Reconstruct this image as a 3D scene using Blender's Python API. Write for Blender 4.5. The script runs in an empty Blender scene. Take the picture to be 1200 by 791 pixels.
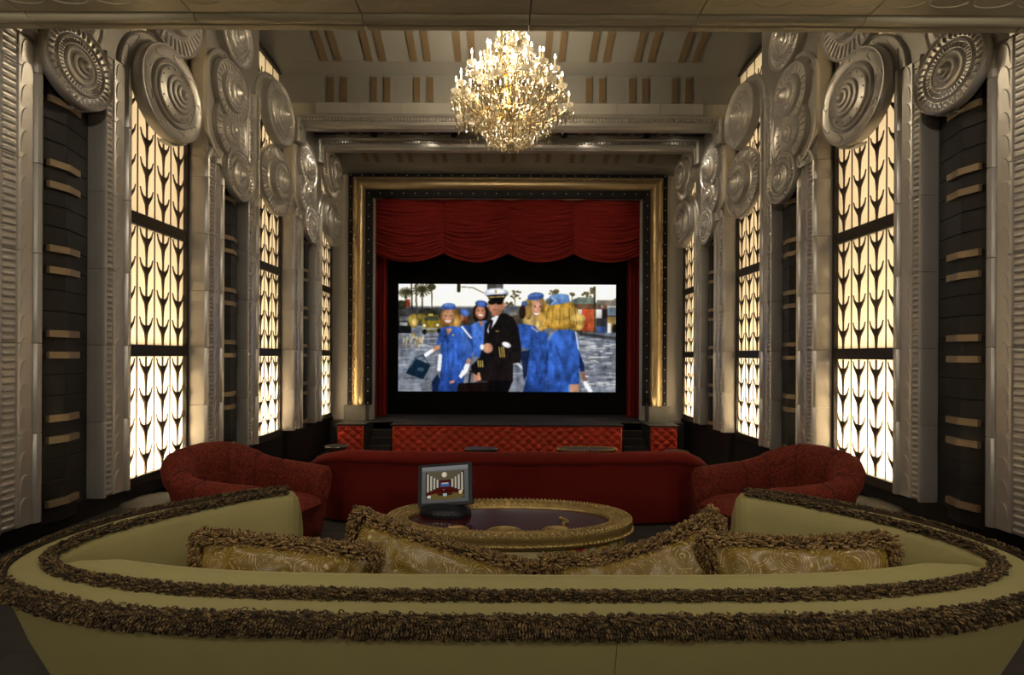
import bpy, bmesh, math, random
import numpy as np
from mathutils import Matrix, Vector, noise as mnoise
R = math.radians
PI = math.pi
random.seed(7)
rng = np.random.default_rng(7)
scene = bpy.context.scene
col = scene.collection

# ---------------------------------------------------------------- camera, world, lights, exposure
cam = bpy.data.cameras.new('camera')
cam_ob = bpy.data.objects.new('camera', cam)
col.objects.link(cam_ob)
cam.sensor_width = 36.0
cam.lens = 17.1
cam.shift_x = 9.6 / 1200
cam.shift_y = 21.0 / 1200
cam.clip_start = 0.05
cam_ob.matrix_world = (Matrix.Translation((-0.085, 0, 1.6)) @ Matrix.Rotation(R(90), 4, 'X') @ Matrix.Rotation(R(0.26), 4, 'Z'))
scene.camera = cam_ob

world = bpy.data.worlds.new('world')
scene.world = world
world.use_nodes = True
world.node_tree.nodes['Background'].inputs[0].default_value = (0.8, 0.7, 0.55, 1)
world.node_tree.nodes['Background'].inputs[1].default_value = 0.004

scene.view_settings.view_transform = 'Standard'
scene.view_settings.look = 'None'
scene.view_settings.gamma = 1.0
scene.view_settings.use_curve_mapping = False
scene.view_settings.exposure = 0.0


def lamp(kind, name, loc, energy, color, target=None, size=0.1, angle=60, blend=0.6, size_y=None, parent=None):
    l = bpy.data.lights.new(name, kind)
    l.energy = energy
    l.color = color
    if kind == 'AREA':
        l.size = size
        if size_y:
            l.shape = 'RECTANGLE'
            l.size_y = size_y
    else:
        l.shadow_soft_size = size
    if kind == 'SPOT':
        l.spot_size = R(angle)
        l.spot_blend = blend
    o = bpy.data.objects.new(name, l)
    col.objects.link(o)
    o.location = loc
    if target is not None:
        o.rotation_euler = (Vector(target) - Vector(loc)).to_track_quat('-Z', 'Y').to_euler()
    if parent is not None:
        o.parent = parent
    return o


WARM = (1.0, 0.875, 0.71)
# recessed cans in the rear ceiling, above and behind the viewer
for (x, y, e, t, a) in [(-2.2, 1.7, 85, (-1.9, 2.3, 0.7), 70), (0, 1.5, 75, (0, 2.1, 0.7), 80), (2.2, 1.7, 100, (1.9, 2.3, 0.7), 70),
                        (-2.2, 1.6, 90, (-4.0, 4.7, 2.6), 75), (2.2, 1.6, 90, (4.0, 4.7, 2.6), 75),
                        (-0.9, 3.2, 60, (-2.2, 4.5, 0.5), 60), (0.9, 3.2, 40, (2.2, 4.5, 0.5), 60)]:
    lamp('SPOT', 'rear_downlight', (x, y, 3.96), e, WARM, t, 0.08, a, 0.9)
for x in (-1.7, 1.7):
    lamp('SPOT', 'lobby_downlight', (x, -1.6, 3.3), 110, WARM, (x * .7, 2.0, 0.9), 0.25, 90, 0.8)
    lamp('POINT', 'lobby_fill', (x * 2.1, -2.2, 2.1), 48, WARM, None, 0.2)  # unseen point light added as fill for header, walls and sofa back
# ceiling spots of the hall washing the scrolls and the stage
for (x, y, z, e, t, a) in [(-2.2, 5.4, 7.0, 260, (-4.0, 7.3, 4.8), 62), (2.2, 5.4, 7.0, 260, (4.0, 7.3, 4.8), 62),
                           (-3.2, 9.5, 6.05, 18, (-4.05, 9.55, 4.9), 75), (3.2, 9.5, 6.05, 18, (4.05, 9.55, 4.9), 75),
                           (-1.6, 9.5, 5.95, 26, (-1.8, 11.9, 4.4), 80), (1.6, 9.5, 5.95, 26, (1.8, 11.9, 4.4), 80)]:
    lamp('SPOT', 'hall_spotlight', (x, y, z), e, WARM, t, 0.05, a, 0.8)


# ---------------------------------------------------------------- materials
def srgb(*c):
    return tuple(((v / 255) / 12.92 if v / 255 <= 0.04045 else ((v / 255 + 0.055) / 1.055) ** 2.4) for v in c)


def mat(name, color, rough=0.5, metal=0.0, bump=0.0, bscale=40.0, vary=0.0, vscale=3.0, sheen=0.0, spec=0.5, coat=0.0, stretch=None):
    m = bpy.data.materials.new(name)
    m.use_nodes = True
    nt = m.node_tree
    b = nt.nodes['Principled BSDF']
    b.inputs['Base Color'].default_value = (*color, 1)
    b.inputs['Roughness'].default_value = rough
    b.inputs['Metallic'].default_value = metal
    b.inputs['Specular IOR Level'].default_value = spec
    if sheen:
        b.inputs['Sheen Weight'].default_value = sheen
        b.inputs['Sheen Roughness'].default_value = 0.4
        b.inputs['Sheen Tint'].default_value = (*[min(1, c * 2.2 + 0.05) for c in color], 1)
    if coat:
        b.inputs['Coat Weight'].default_value = coat
        b.inputs['Coat Roughness'].default_value = 0.05
    tc = nt.nodes.new('ShaderNodeTexCoord')
    src = tc.outputs['Object']
    if stretch:
        mp = nt.nodes.new('ShaderNodeMapping')
        mp.inputs['Scale'].default_value = stretch
        nt.links.new(src, mp.inputs[0])
        src = mp.outputs[0]
    if vary:
        n = nt.nodes.new('ShaderNodeTexNoise')
        n.inputs['Scale'].default_value = vscale
        n.inputs['Detail'].default_value = 6
        nt.links.new(src, n.inputs['Vector'])
        mx = nt.nodes.new('ShaderNodeMix')
        mx.data_type = 'RGBA'
        mx.inputs[6].default_value = (*[c * (1 - vary) for c in color], 1)
        mx.inputs[7].default_value = (*[min(1, c * (1 + vary)) for c in color], 1)
        nt.links.new(n.outputs['Fac'], mx.inputs[0])
        nt.links.new(mx.outputs[2], b.inputs['Base Color'])
    if bump:
        n2 = nt.nodes.new('ShaderNodeTexNoise')
        n2.inputs['Scale'].default_value = bscale
        n2.inputs['Detail'].default_value = 4
        nt.links.new(src, n2.inputs['Vector'])
        bp = nt.nodes.new('ShaderNodeBump')
        bp.inputs['Strength'].default_value = bump
        bp.inputs['Distance'].default_value = 0.01
        nt.links.new(n2.outputs['Fac'], bp.inputs['Height'])
        nt.links.new(bp.outputs[0], b.inputs['Normal'])
    return m


def emis(name, color, strength):
    m = bpy.data.materials.new(name)
    m.use_nodes = True
    nt = m.node_tree
    nt.nodes.remove(nt.nodes['Principled BSDF'])
    e = nt.nodes.new('ShaderNodeEmission')
    e.inputs[0].default_value = (*color, 1)
    e.inputs[1].default_value = strength
    nt.links.new(e.outputs[0], nt.nodes['Material Output'].inputs[0])
    return m


M = {}
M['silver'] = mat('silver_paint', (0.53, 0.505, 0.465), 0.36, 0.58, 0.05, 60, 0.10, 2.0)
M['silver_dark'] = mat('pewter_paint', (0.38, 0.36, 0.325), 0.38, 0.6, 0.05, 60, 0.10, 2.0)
M['header'] = mat('champagne_paint', (0.56, 0.51, 0.36), 0.42, 0.25, 0.05, 40, 0.08, 2.0)
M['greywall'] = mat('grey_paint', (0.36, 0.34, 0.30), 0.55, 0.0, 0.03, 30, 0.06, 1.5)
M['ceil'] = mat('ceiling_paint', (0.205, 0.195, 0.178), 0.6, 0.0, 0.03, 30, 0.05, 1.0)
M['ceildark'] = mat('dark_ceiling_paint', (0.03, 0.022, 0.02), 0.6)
M['bronze'] = mat('bronze_bar', (0.30, 0.225, 0.14), 0.45, 0.4, 0.03, 50, 0.12, 6)
M['ceilbar'] = mat('dark_bronze_bar', (0.17, 0.118, 0.062), 0.5, 0.35, 0.03, 50, 0.12, 6)
M['panel'] = mat('ebony_board', (0.017, 0.0155, 0.015), 0.5, 0.0, 0.04, 30, 0.25, 4, stretch=(1, 1, 8), spec=0.25)
M['plinthgrey'] = mat('dark_grey_paint', (0.12, 0.115, 0.10), 0.5)
M['black'] = mat('black_lacquer', (0.006, 0.0055, 0.005), 0.6, spec=0.2)
M['blackframe'] = mat('dark_bronze_frame', (0.03, 0.022, 0.016), 0.45, 0.3)
M['lattice'] = mat('lattice_bronze', (0.09, 0.06, 0.035), 0.5, 0.4)
M['gold'] = mat('old_gold', (0.44, 0.33, 0.18), 0.38, 0.8, 0.06, 60, 0.18, 5)
M['giltcarve'] = mat('carved_gilt', (0.36, 0.26, 0.10), 0.4, 0.75, 0.3, 90, 0.45, 25)
M['pearl'] = mat('pearl_stud', (0.8, 0.76, 0.68), 0.25, 0.6)
M['velvetred'] = mat('red_velvet', srgb(108, 27, 19), 0.85, 0, 0.08, 160, 0.12, 8, sheen=0.45, spec=0.15)
M['curtainred'] = mat('curtain_velvet', srgb(120, 27, 20), 0.8, 0, 0.05, 100, 0.15, 5, sheen=0.4, spec=0.2)
M['tuftred'] = mat('tufted_leather', srgb(176, 50, 30), 0.6, 0, 0.05, 80, 0.08, 6, sheen=0.3, spec=0.3)
M['olive'] = mat('olive_velvet', srgb(146, 138, 92), 0.8, 0, 0.05, 220, 0.07, 7, sheen=0.3, spec=0.15)
M['stage'] = mat('stage_carpet', (0.020, 0.017, 0.016), 0.9, 0, 0.1, 120, 0.2, 10)
M['charcoal'] = mat('charcoal_plastic', (0.010, 0.012, 0.016), 0.4, spec=0.25)
M['steel'] = mat('steel', (0.5, 0.5, 0.5), 0.25, 1.0)
M['glass_dark'] = mat('oxblood_glass', (0.045, 0.004, 0.006), 0.25, 0, vary=0.5, vscale=6, spec=0.3, coat=0.6)
M['walnut'] = mat('dark_walnut', (0.03, 0.018, 0.012), 0.45, 0, 0.05, 20, 0.3, 5, spec=0.2)
M['candle'] = mat('candle_sleeve', (0.85, 0.78, 0.6), 0.5)
M['brass'] = mat('brass', (0.62, 0.44, 0.16), 0.25, 1.0)
M['boxwhite'] = mat('light_box_white', (0.85, 0.82, 0.75), 0.8)
M['screenblack'] = mat('screen_masking', (0.004, 0.004, 0.004), 0.95, spec=0.1)
M['bulb'] = emis('bulb_glow', (1.0, 0.84, 0.55), 40)
M['downlight'] = emis('downlight_glow', (1.0, 0.9, 0.7), 12)


def tile_mat():
    m = mat('slate_tile', (0.055, 0.049, 0.042), 0.9, 0, 0.5, 14, 0.35, 3.5, spec=0.1)
    return m


M['tile'] = tile_mat()
M['grout'] = mat('grout', (0.03, 0.027, 0.024), 0.8)


def pane_mat():
    m = bpy.data.materials.new('opal_pane')
    m.use_nodes = True
    nt = m.node_tree
    nt.nodes.remove(nt.nodes['Principled BSDF'])
    t = nt.nodes.new('ShaderNodeBsdfTranslucent')
    t.inputs[0].default_value = (0.92, 0.86, 0.74, 1)
    d = nt.nodes.new('ShaderNodeBsdfDiffuse')
    d.inputs[0].default_value = (0.80, 0.72, 0.58, 1)
    mx = nt.nodes.new('ShaderNodeMixShader')
    mx.inputs[0].default_value = 0.25
    nt.links.new(t.outputs[0], mx.inputs[1])
    nt.links.new(d.outputs[0], mx.inputs[2])
    nt.links.new(mx.outputs[0], nt.nodes['Material Output'].inputs[0])
    return m


M['pane'] = pane_mat()


def crystal_mat():
    m = bpy.data.materials.new('cut_crystal')
    m.use_nodes = True
    nt = m.node_tree
    nt.nodes.remove(nt.nodes['Principled BSDF'])
    g = nt.nodes.new('ShaderNodeBsdfGlossy')
    g.inputs['Roughness'].default_value = 0.08
    g.inputs[0].default_value = (1, 0.95, 0.85, 1)
    t = nt.nodes.new('ShaderNodeBsdfTransparent')
    t.inputs[0].default_value = (0.97, 0.95, 0.9, 1)
    d = nt.nodes.new('ShaderNodeBsdfTranslucent')
    d.inputs[0].default_value = (0.95, 0.86, 0.68, 1)
    f = nt.nodes.new('ShaderNodeFresnel')
    f.inputs[0].default_value = 2.3
    m1 = nt.nodes.new('ShaderNodeMixShader')
    m1.inputs[0].default_value = 0.45
    m2 = nt.nodes.new('ShaderNodeMixShader')
    nt.links.new(t.outputs[0], m1.inputs[1])
    nt.links.new(d.outputs[0], m1.inputs[2])
    nt.links.new(f.outputs[0], m2.inputs[0])
    nt.links.new(m1.outputs[0], m2.inputs[1])
    nt.links.new(g.outputs[0], m2.inputs[2])
    nt.links.new(m2.outputs[0], nt.nodes['Material Output'].inputs[0])
    return m


M['crystal'] = crystal_mat()


def dish_mat():
    m = bpy.data.materials.new('frosted_crystal')
    m.use_nodes = True
    nt = m.node_tree
    nt.nodes.remove(nt.nodes['Principled BSDF'])
    t = nt.nodes.new('ShaderNodeBsdfTranslucent')
    t.inputs[0].default_value = (1, 0.95, 0.84, 1)
    g = nt.nodes.new('ShaderNodeBsdfGlossy')
    g.inputs['Roughness'].default_value = 0.15
    mx = nt.nodes.new('ShaderNodeMixShader')
    mx.inputs[0].default_value = 0.35
    nt.links.new(t.outputs[0], mx.inputs[1])
    nt.links.new(g.outputs[0], mx.inputs[2])
    nt.links.new(mx.outputs[0], nt.nodes['Material Output'].inputs[0])
    return m


M['dish'] = dish_mat()


def fringe_mat(name, c0, c1, c2):
    m = mat(name, c1, 0.55, 0, spec=0.45, sheen=0.2)
    nt = m.node_tree
    b = nt.nodes['Principled BSDF']
    g = nt.nodes.new('ShaderNodeNewGeometry')
    r = nt.nodes.new('ShaderNodeValToRGB')
    r.color_ramp.elements[0].color = (*c0, 1)
    r.color_ramp.elements[1].color = (*c2, 1)
    e = r.color_ramp.elements.new(0.5)
    e.color = (*c1, 1)
    nt.links.new(g.outputs['Random Per Island'], r.inputs[0])
    nt.links.new(r.outputs[0], b.inputs['Base Color'])
    return m


M['fringe'] = fringe_mat('bullion_fringe', srgb(36, 27, 14), srgb(80, 63, 37), srgb(136, 111, 70))
M['fringe_core'] = mat('fringe_core', srgb(50, 34, 15), 0.9)
M['fringe_pillow'] = fringe_mat('pillow_fringe', srgb(84, 64, 36), srgb(130, 103, 60), srgb(168, 138, 90))


def armchair_mat():
    m = mat('damask_red', srgb(122, 38, 20), 0.8, 0, sheen=0.35, spec=0.2)
    nt = m.node_tree
    b = nt.nodes['Principled BSDF']
    tc = nt.nodes.new('ShaderNodeTexCoord')
    n = nt.nodes.new('ShaderNodeTexNoise')
    n.inputs['Scale'].default_value = 26
    n.inputs['Detail'].default_value = 1.5
    n.inputs['Distortion'].default_value = 2.5
    nt.links.new(tc.outputs['Object'], n.inputs['Vector'])
    r = nt.nodes.new('ShaderNodeValToRGB')
    r.color_ramp.elements[0].position = 0.46
    r.color_ramp.elements[1].position = 0.54
    r.color_ramp.elements[0].color = (*srgb(84, 30, 19), 1)
    r.color_ramp.elements[1].color = (*srgb(118, 46, 30), 1)
    nt.links.new(n.outputs['Fac'], r.inputs[0])
    nt.links.new(r.outputs[0], b.inputs['Base Color'])
    bp = nt.nodes.new('ShaderNodeBump')
    bp.inputs['Strength'].default_value = 0.25
    bp.inputs['Distance'].default_value = 0.01
    nt.links.new(n.outputs['Fac'], bp.inputs['Height'])
    nt.links.new(bp.outputs[0], b.inputs['Normal'])
    return m


M['damask'] = armchair_mat()
M['damask_dark'] = mat('seam_red', srgb(58, 20, 13), 0.9)


def pillow_mat():
    m = mat('gold_paisley', srgb(150, 118, 40), 0.40, 0, sheen=0.2, spec=0.5)
    nt = m.node_tree
    b = nt.nodes['Principled BSDF']
    tc = nt.nodes.new('ShaderNodeTexCoord')
    n0 = nt.nodes.new('ShaderNodeTexNoise')
    n0.inputs['Scale'].default_value = 5
    mxv = nt.nodes.new('ShaderNodeMix')
    mxv.data_type = 'VECTOR'
    mxv.inputs[0].default_value = 0.045
    nt.links.new(tc.outputs['Object'], n0.inputs['Vector'])
    nt.links.new(tc.outputs['Object'], mxv.inputs[4])
    nt.links.new(n0.outputs['Color'], mxv.inputs[5])
    v = nt.nodes.new('ShaderNodeTexVoronoi')
    v.inputs['Scale'].default_value = 10
    nt.links.new(mxv.outputs[1], v.inputs['Vector'])
    mm = nt.nodes.new('ShaderNodeMath')
    mm.operation = 'MULTIPLY'
    mm.inputs[1].default_value = 62
    nt.links.new(v.outputs['Distance'], mm.inputs[0])
    sn = nt.nodes.new('ShaderNodeMath')
    sn.operation = 'SINE'
    nt.links.new(mm.outputs[0], sn.inputs[0])
    r = nt.nodes.new('ShaderNodeValToRGB')
    r.color_ramp.elements[0].position = 0.55
    r.color_ramp.elements[1].position = 0.8
    r.color_ramp.elements[0].color = (0, 0, 0, 1)
    r.color_ramp.elements[1].color = (1, 1, 1, 1)
    nt.links.new(sn.outputs[0], r.inputs[0])
    n1 = nt.nodes.new('ShaderNodeTexNoise')
    n1.inputs['Scale'].default_value = 45
    n1.inputs['Detail'].default_value = 2
    nt.links.new(tc.outputs['Object'], n1.inputs['Vector'])
    ml = nt.nodes.new('ShaderNodeMath')
    ml.operation = 'MULTIPLY'
    nt.links.new(r.outputs[0], ml.inputs[0])
    r1 = nt.nodes.new('ShaderNodeValToRGB')
    r1.color_ramp.elements[0].position = 0.44
    r1.color_ramp.elements[1].position = 0.58
    r1.color_ramp.elements[0].color = (.05, .05, .05, 1)
    nt.links.new(n1.outputs['Fac'], r1.inputs[0])
    nt.links.new(r1.outputs[0], ml.inputs[1])
    base = nt.nodes.new('ShaderNodeMix')
    base.data_type = 'RGBA'
    base.inputs[6].default_value = (*srgb(92, 70, 17), 1)
    base.inputs[7].default_value = (*srgb(130, 105, 38), 1)
    n2 = nt.nodes.new('ShaderNodeTexNoise')
    n2.inputs['Scale'].default_value = 7
    n2.inputs['Detail'].default_value = 5
    nt.links.new(tc.outputs['Object'], n2.inputs['Vector'])
    nt.links.new(n2.outputs['Fac'], base.inputs[0])
    fin = nt.nodes.new('ShaderNodeMix')
    fin.data_type = 'RGBA'
    fin.inputs[7].default_value = (*srgb(172, 156, 100), 1)
    nt.links.new(ml.outputs[0], fin.inputs[0])
    nt.links.new(base.outputs[2], fin.inputs[6])
    nt.links.new(fin.outputs[2], b.inputs['Base Color'])
    return m


M['paisley'] = pillow_mat()


def floral_mat():
    m = mat('floral_tapestry', srgb(190, 150, 90), 0.85)
    nt = m.node_tree
    b = nt.nodes['Principled BSDF']
    tc = nt.nodes.new('ShaderNodeTexCoord')
    v = nt.nodes.new('ShaderNodeTexVoronoi')
    v.inputs['Scale'].default_value = 5
    nt.links.new(tc.outputs['Object'], v.inputs['Vector'])
    n = nt.nodes.new('ShaderNodeTexNoise')
    n.inputs['Scale'].default_value = 16
    n.inputs['Detail'].default_value = 3
    nt.links.new(tc.outputs['Object'], n.inputs['Vector'])
    ad = nt.nodes.new('ShaderNodeMath')
    ad.operation = 'MULTIPLY_ADD'
    ad.inputs[1].default_value = 0.5
    nt.links.new(n.outputs['Fac'], ad.inputs[0])
    nt.links.new(v.outputs['Distance'], ad.inputs[2])
    r = nt.nodes.new('ShaderNodeValToRGB')
    cr = r.color_ramp
    cr.elements[0].position = 0.4
    cr.elements[0].color = (*srgb(176, 52, 60), 1)
    cr.elements[1].position = 0.85
    cr.elements[1].color = (*srgb(206, 190, 140), 1)
    for p, c in [(0.45, (214, 120, 110)), (0.55, (214, 180, 90)), (0.65, (110, 116, 70)), (0.75, (214, 200, 150))]:
        e = cr.elements.new(p)
        e.color = (*srgb(*c), 1)
    nt.links.new(ad.outputs[0], r.inputs[0])
    nt.links.new(r.outputs[0], b.inputs['Base Color'])
    return m


M['floral'] = floral_mat()


def vcol_mat(name, strength):
    m = bpy.data.materials.new(name)
    m.use_nodes = True
    nt = m.node_tree
    nt.nodes.remove(nt.nodes['Principled BSDF'])
    a = nt.nodes.new('ShaderNodeVertexColor')
    a.layer_name = 'picture'
    e = nt.nodes.new('ShaderNodeEmission')
    e.inputs[1].default_value = strength
    nt.links.new(a.outputs[0], e.inputs[0])
    nt.links.new(e.outputs[0], nt.nodes['Material Output'].inputs[0])
    return m


# ---------------------------------------------------------------- mesh helpers
class MB:
    def __init__(s):
        s.v = []
        s.f = []

    def add(s, v, f):
        o = len(s.v)
        s.v.extend(v)
        s.f.extend([tuple(i + o for i in q) for q in f])
        return s

    def box(s, x0, x1, y0, y1, z0, z1):
        return s.add([(x0, y0, z0), (x1, y0, z0), (x1, y1, z0), (x0, y1, z0), (x0, y0, z1), (x1, y0, z1), (x1, y1, z1), (x0, y1, z1)],
                     [(0, 3, 2, 1), (4, 5, 6, 7), (0, 1, 5, 4), (1, 2, 6, 5), (2, 3, 7, 6), (3, 0, 4, 7)])

    def grid(s, rows, close_u=False, close_v=False):
        n, m = len(rows), len(rows[0])
        v = [tuple(p) for r in rows for p in r]
        f = []
        for i in range(n if close_u else n - 1):
            for j in range(m if close_v else m - 1):
                i2, j2 = (i + 1) % n, (j + 1) % m
                f.append((i * m + j, i * m + j2, i2 * m + j2, i2 * m + j))
        return s.add(v, f)

    def loft(s, rows):            # closed cross-sections, capped at both ends
        n, m = len(rows), len(rows[0])
        o = len(s.v)
        s.grid(rows, close_v=True)
        s.f.append(tuple(o + j for j in range(m)))
        s.f.append(tuple(o + (n - 1) * m + j for j in reversed(range(m))))
        return s

    def tube(s, path, r, n=6, closed=False):
        P = [Vector(p) for p in path]
        rows = []
        L = len(P)
        for i, p in enumerate(P):
            if closed:
                t = (P[(i + 1) % L] - P[i - 1]).normalized()
            else:
                t = (P[min(i + 1, L - 1)] - P[max(i - 1, 0)]).normalized()
            a = Vector((0, 0, 1)) if abs(t.z) < 0.95 else Vector((1, 0, 0))
            u = t.cross(a).normalized()
            w = u.cross(t)
            rr = r[i] if isinstance(r, (list, tuple)) else r
            rows.append([tuple(p + (u * math.cos(2 * PI * k / n) + w * math.sin(2 * PI * k / n)) * rr) for k in range(n)])
        if closed:
            return s.grid(rows, True, True)
        return s.loft(rows)

    def lathe(s, prof, n, c=(0, 0, 0), axis='X'):
        rows = []
        for (r, h) in prof:
            row = []
            for k in range(n):
                a = 2 * PI * k / n
                if axis == 'X':
                    row.append((c[0] + h, c[1] + r * math.cos(a), c[2] + r * math.sin(a)))
                else:
                    row.append((c[0] + r * math.cos(a), c[1] + r * math.sin(a), c[2] + h))
            rows.append(row)
        return s.grid(rows, close_v=True)

    def octa(s, c, rx, rz, up=0.35):
        x, y, z = c
        v = [(x, y, z + rz * up * 2), (x + rx, y, z), (x, y + rx, z), (x - rx, y, z), (x, y - rx, z), (x, y, z - rz * (2 - up * 2))]
        return s.add(v, [(0, 1, 2), (0, 2, 3), (0, 3, 4), (0, 4, 1), (5, 2, 1), (5, 3, 2), (5, 4, 3), (5, 1, 4)])

    def ball(s, c, r, n=8, m=5, sc=(1, 1, 1)):
        rows = []
        for i in range(m + 1):
            t = PI * i / m
            rr = max(math.sin(t), 0.02) * r
            rows.append([(c[0] + rr * math.cos(2 * PI * k / n) * sc[0], c[1] + rr * math.sin(2 * PI * k / n) * sc[1], c[2] + r * math.cos(t) * sc[2]) for k in range(n)])
        return s.grid(rows, close_v=True)

    def mesh(s, name, m, smooth=None, fix=True):
        me = bpy.data.meshes.new(name)
        me.from_pydata(s.v, [], s.f)
        if fix:
            bm = bmesh.new()
            bm.from_mesh(me)
            bmesh.ops.recalc_face_normals(bm, faces=bm.faces)
            bm.to_mesh(me)
            bm.free()
        if m is not None:
            me.materials.append(m)
        if smooth is not None:
            me.polygons.foreach_set('use_smooth', [True] * len(me.polygons))
            if smooth < 179:
                me.set_sharp_from_angle(angle=R(smooth))
        me.update()
        return me

    def build(s, name, m, parent=None, smooth=None, loc=None, fix=True):
        return link(name, s.mesh(name, m, smooth, fix), parent, loc)


def link(name, me, parent=None, loc=None, rz=0):
    o = bpy.data.objects.new(name, me)
    col.objects.link(o)
    if parent is not None:
        o.parent = parent
    if loc is not None:
        o.location = loc
    if rz:
        o.rotation_euler = (0, 0, rz)
    return o


def tag(o, label=None, cat=None, group=None, kind=None):
    if label:
        o['label'] = label
    if cat:
        o['category'] = cat
    if group:
        o['group'] = group
    if kind:
        o['kind'] = kind
    return o


def empty(name, loc=(0, 0, 0), rz=0):
    return link(name, None, None, loc, rz)


def stuff(o):
    o['kind'] = 'stuff'
    return o


def catmull(pts, n, closed=False):
    P = [np.array(p, float) for p in pts]
    L = len(P)
    out = []
    segs = L if closed else L - 1
    for i in range(segs):
        if closed:
            a, b, c, d = P[i - 1], P[i], P[(i + 1) % L], P[(i + 2) % L]
        else:
            a, b, c, d = P[max(i - 1, 0)], P[i], P[i + 1], P[min(i + 2, L - 1)]
        for k in range(n):
            t = k / n
            out.append(0.5 * ((2 * b) + (-a + c) * t + (2 * a - 5 * b + 4 * c - d) * t * t + (-a + 3 * b - 3 * c + d) * t ** 3))
    if not closed:
        out.append(P[-1])
    return out


def interp(x, xs, ys):
    return float(np.interp(x, xs, ys))


# ---------------------------------------------------------------- dimensions
W = 4.0            # pilaster face, half width of the hall
WG = 4.26          # window glass plane
G0 = 3.71          # near edge of the first pilaster group
PER = 2.66         # bay length
MOD = 0.75         # block height
Z0 = 0.185         # underside of the pilasters
DB = 11.84         # stage wall
SIDES = ((-1, 'left'), (1, 'right'))
ORD = ['nearest', 'middle', 'farthest']

# ---------------------------------------------------------------- floor
fl = MB()
fl.box(-4.6, 4.6, -3.0, 5.6, -0.12, -0.004)
floor = fl.build('floor', M['grout'])
tag(floor, 'dark slate tile floor of the rear seating level', kind='structure')
floor2 = MB().box(-4.6, 4.6, 5.6, 14.5, -0.75, -0.62).build('lower_floor', M['stage'], floor)
stepf = MB().box(-4.6, 4.6, 5.55, 5.6, -0.75, -0.004).build('riser', M['black'], floor)
tw, td = 0.9, 0.6
tv = MB()
b = 0.004
tv.add([(-tw / 2, -td / 2, -0.004), (tw / 2, -td / 2, -0.004), (tw / 2, td / 2, -0.004), (-tw / 2, td / 2, -0.004),
        (-tw / 2 + b, -td / 2 + b, 0), (tw / 2 - b, -td / 2 + b, 0), (tw / 2 - b, td / 2 - b, 0), (-tw / 2 + b, td / 2 - b, 0)],
       [(4, 5, 6, 7), (0, 1, 5, 4), (1, 2, 6, 5), (2, 3, 7, 6), (3, 0, 4, 7)])
tme = tv.mesh('tile', M['tile'])
for iy in range(7):
    for ix in range(-5, 6):
        x = ix * (tw + 0.006) + (0.45 if iy % 2 else 0)
        y = 1.7 + iy * (td + 0.006)
        if abs(x) + tw / 2 < 4.75:
            link('tile', tme, floor, (x, y, 0))

# ---------------------------------------------------------------- side walls
BEADH = MOD / 13
bead_mb = MB()
rows = []
for (t, hh) in [(-0.055, 0.0), (-0.05, 0.6), (-0.04, 0.9), (-0.02, 1.0), (0.02, 0.85), (0.045, 0.7), (0.053, 0.45), (0.055, 0.0)]:
    rows.append([(0.022 * hh * math.sin(a) - 0.002, t, 0.021 * math.cos(a) * (0.55 + 0.45 * hh)) for a in np.linspace(0, PI, 6)])
bead_mb.grid(rows)
bead_me = bead_mb.mesh('bead', M['silver'], 60)

sc_mb = MB()                   # one fish-scale tongue, 0.115 wide and one quarter module high
prof = []
hs = MOD / 4
front, back = [], []
for k in range(9):
    a = PI * k / 8
    front.append((0.009, 0.046 * math.cos(a), hs * 0.30 + 0.10 * math.sin(a)))
    back.append((-0.001, 0.049 * math.cos(a), hs * 0.30 + 0.106 * math.sin(a)))
bot = [(0.0005, 0.049, -hs * 0.15), (0.0005, -0.049, -hs * 0.15)]
nf = len(front)
sc_mb.v = front + back + bot
for k in range(nf - 1):
    sc_mb.f.append((k, k + 1, nf + k + 1, nf + k))
sc_mb.f.append(tuple(range(nf)) + (2 * nf + 1, 2 * nf))
sc_mb.f.append((0, 2 * nf, nf))
sc_mb.f.append((nf - 1, 2 * nf - 1, 2 * nf + 1))
scallop_me = sc_mb.mesh('scallop', M['silver'], 40)

near_prof = [(0.0, WG + 0.02), (0.0, 4.02), (0.006, 4.0), (0.02, 3.978), (0.04, 3.97), (0.06, 3.978), (0.075, 4.0), (0.085, 4.014), (0.203, 4.014), (0.207, 4.0),
             (0.218, 3.998), (0.325, 3.998), (0.328, 3.985), (0.338, 3.968), (0.358, 3.958), (0.378, 3.966), (0.388, 3.985), (0.39, 4.0), (0.39, 4.16), (0.2, WG + 0.02)]
far_prof = [(1.03, 4.16), (1.03, 3.99), (1.034, 3.975), (1.045, 3.968), (1.058, 3.975), (1.062, 4.0), (1.066, 4.014), (1.165, 4.014), (1.169, 4.0),
            (1.175, 3.998), (1.295, 3.998), (1.298, 3.985), (1.31, 3.965), (1.33, 3.956), (1.35, 3.964), (1.362, 3.985), (1.372, 3.99), (1.38, 4.01), (1.38, WG + 0.02), (1.2, WG + 0.02)]


def block_mesh(name, prof, side, h):
    mb = MB()
    b = 0.004
    rows = []
    for z, ins in ((0.0, 0.004), (b, 0), (h - b, 0), (h, 0.004)):
        rows.append([(side * (w + (ins if w < 4.1 else 0)), o, z) for (o, w) in prof])
    mb.loft(rows)
    return mb.mesh(name, M['silver'], 30)


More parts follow.
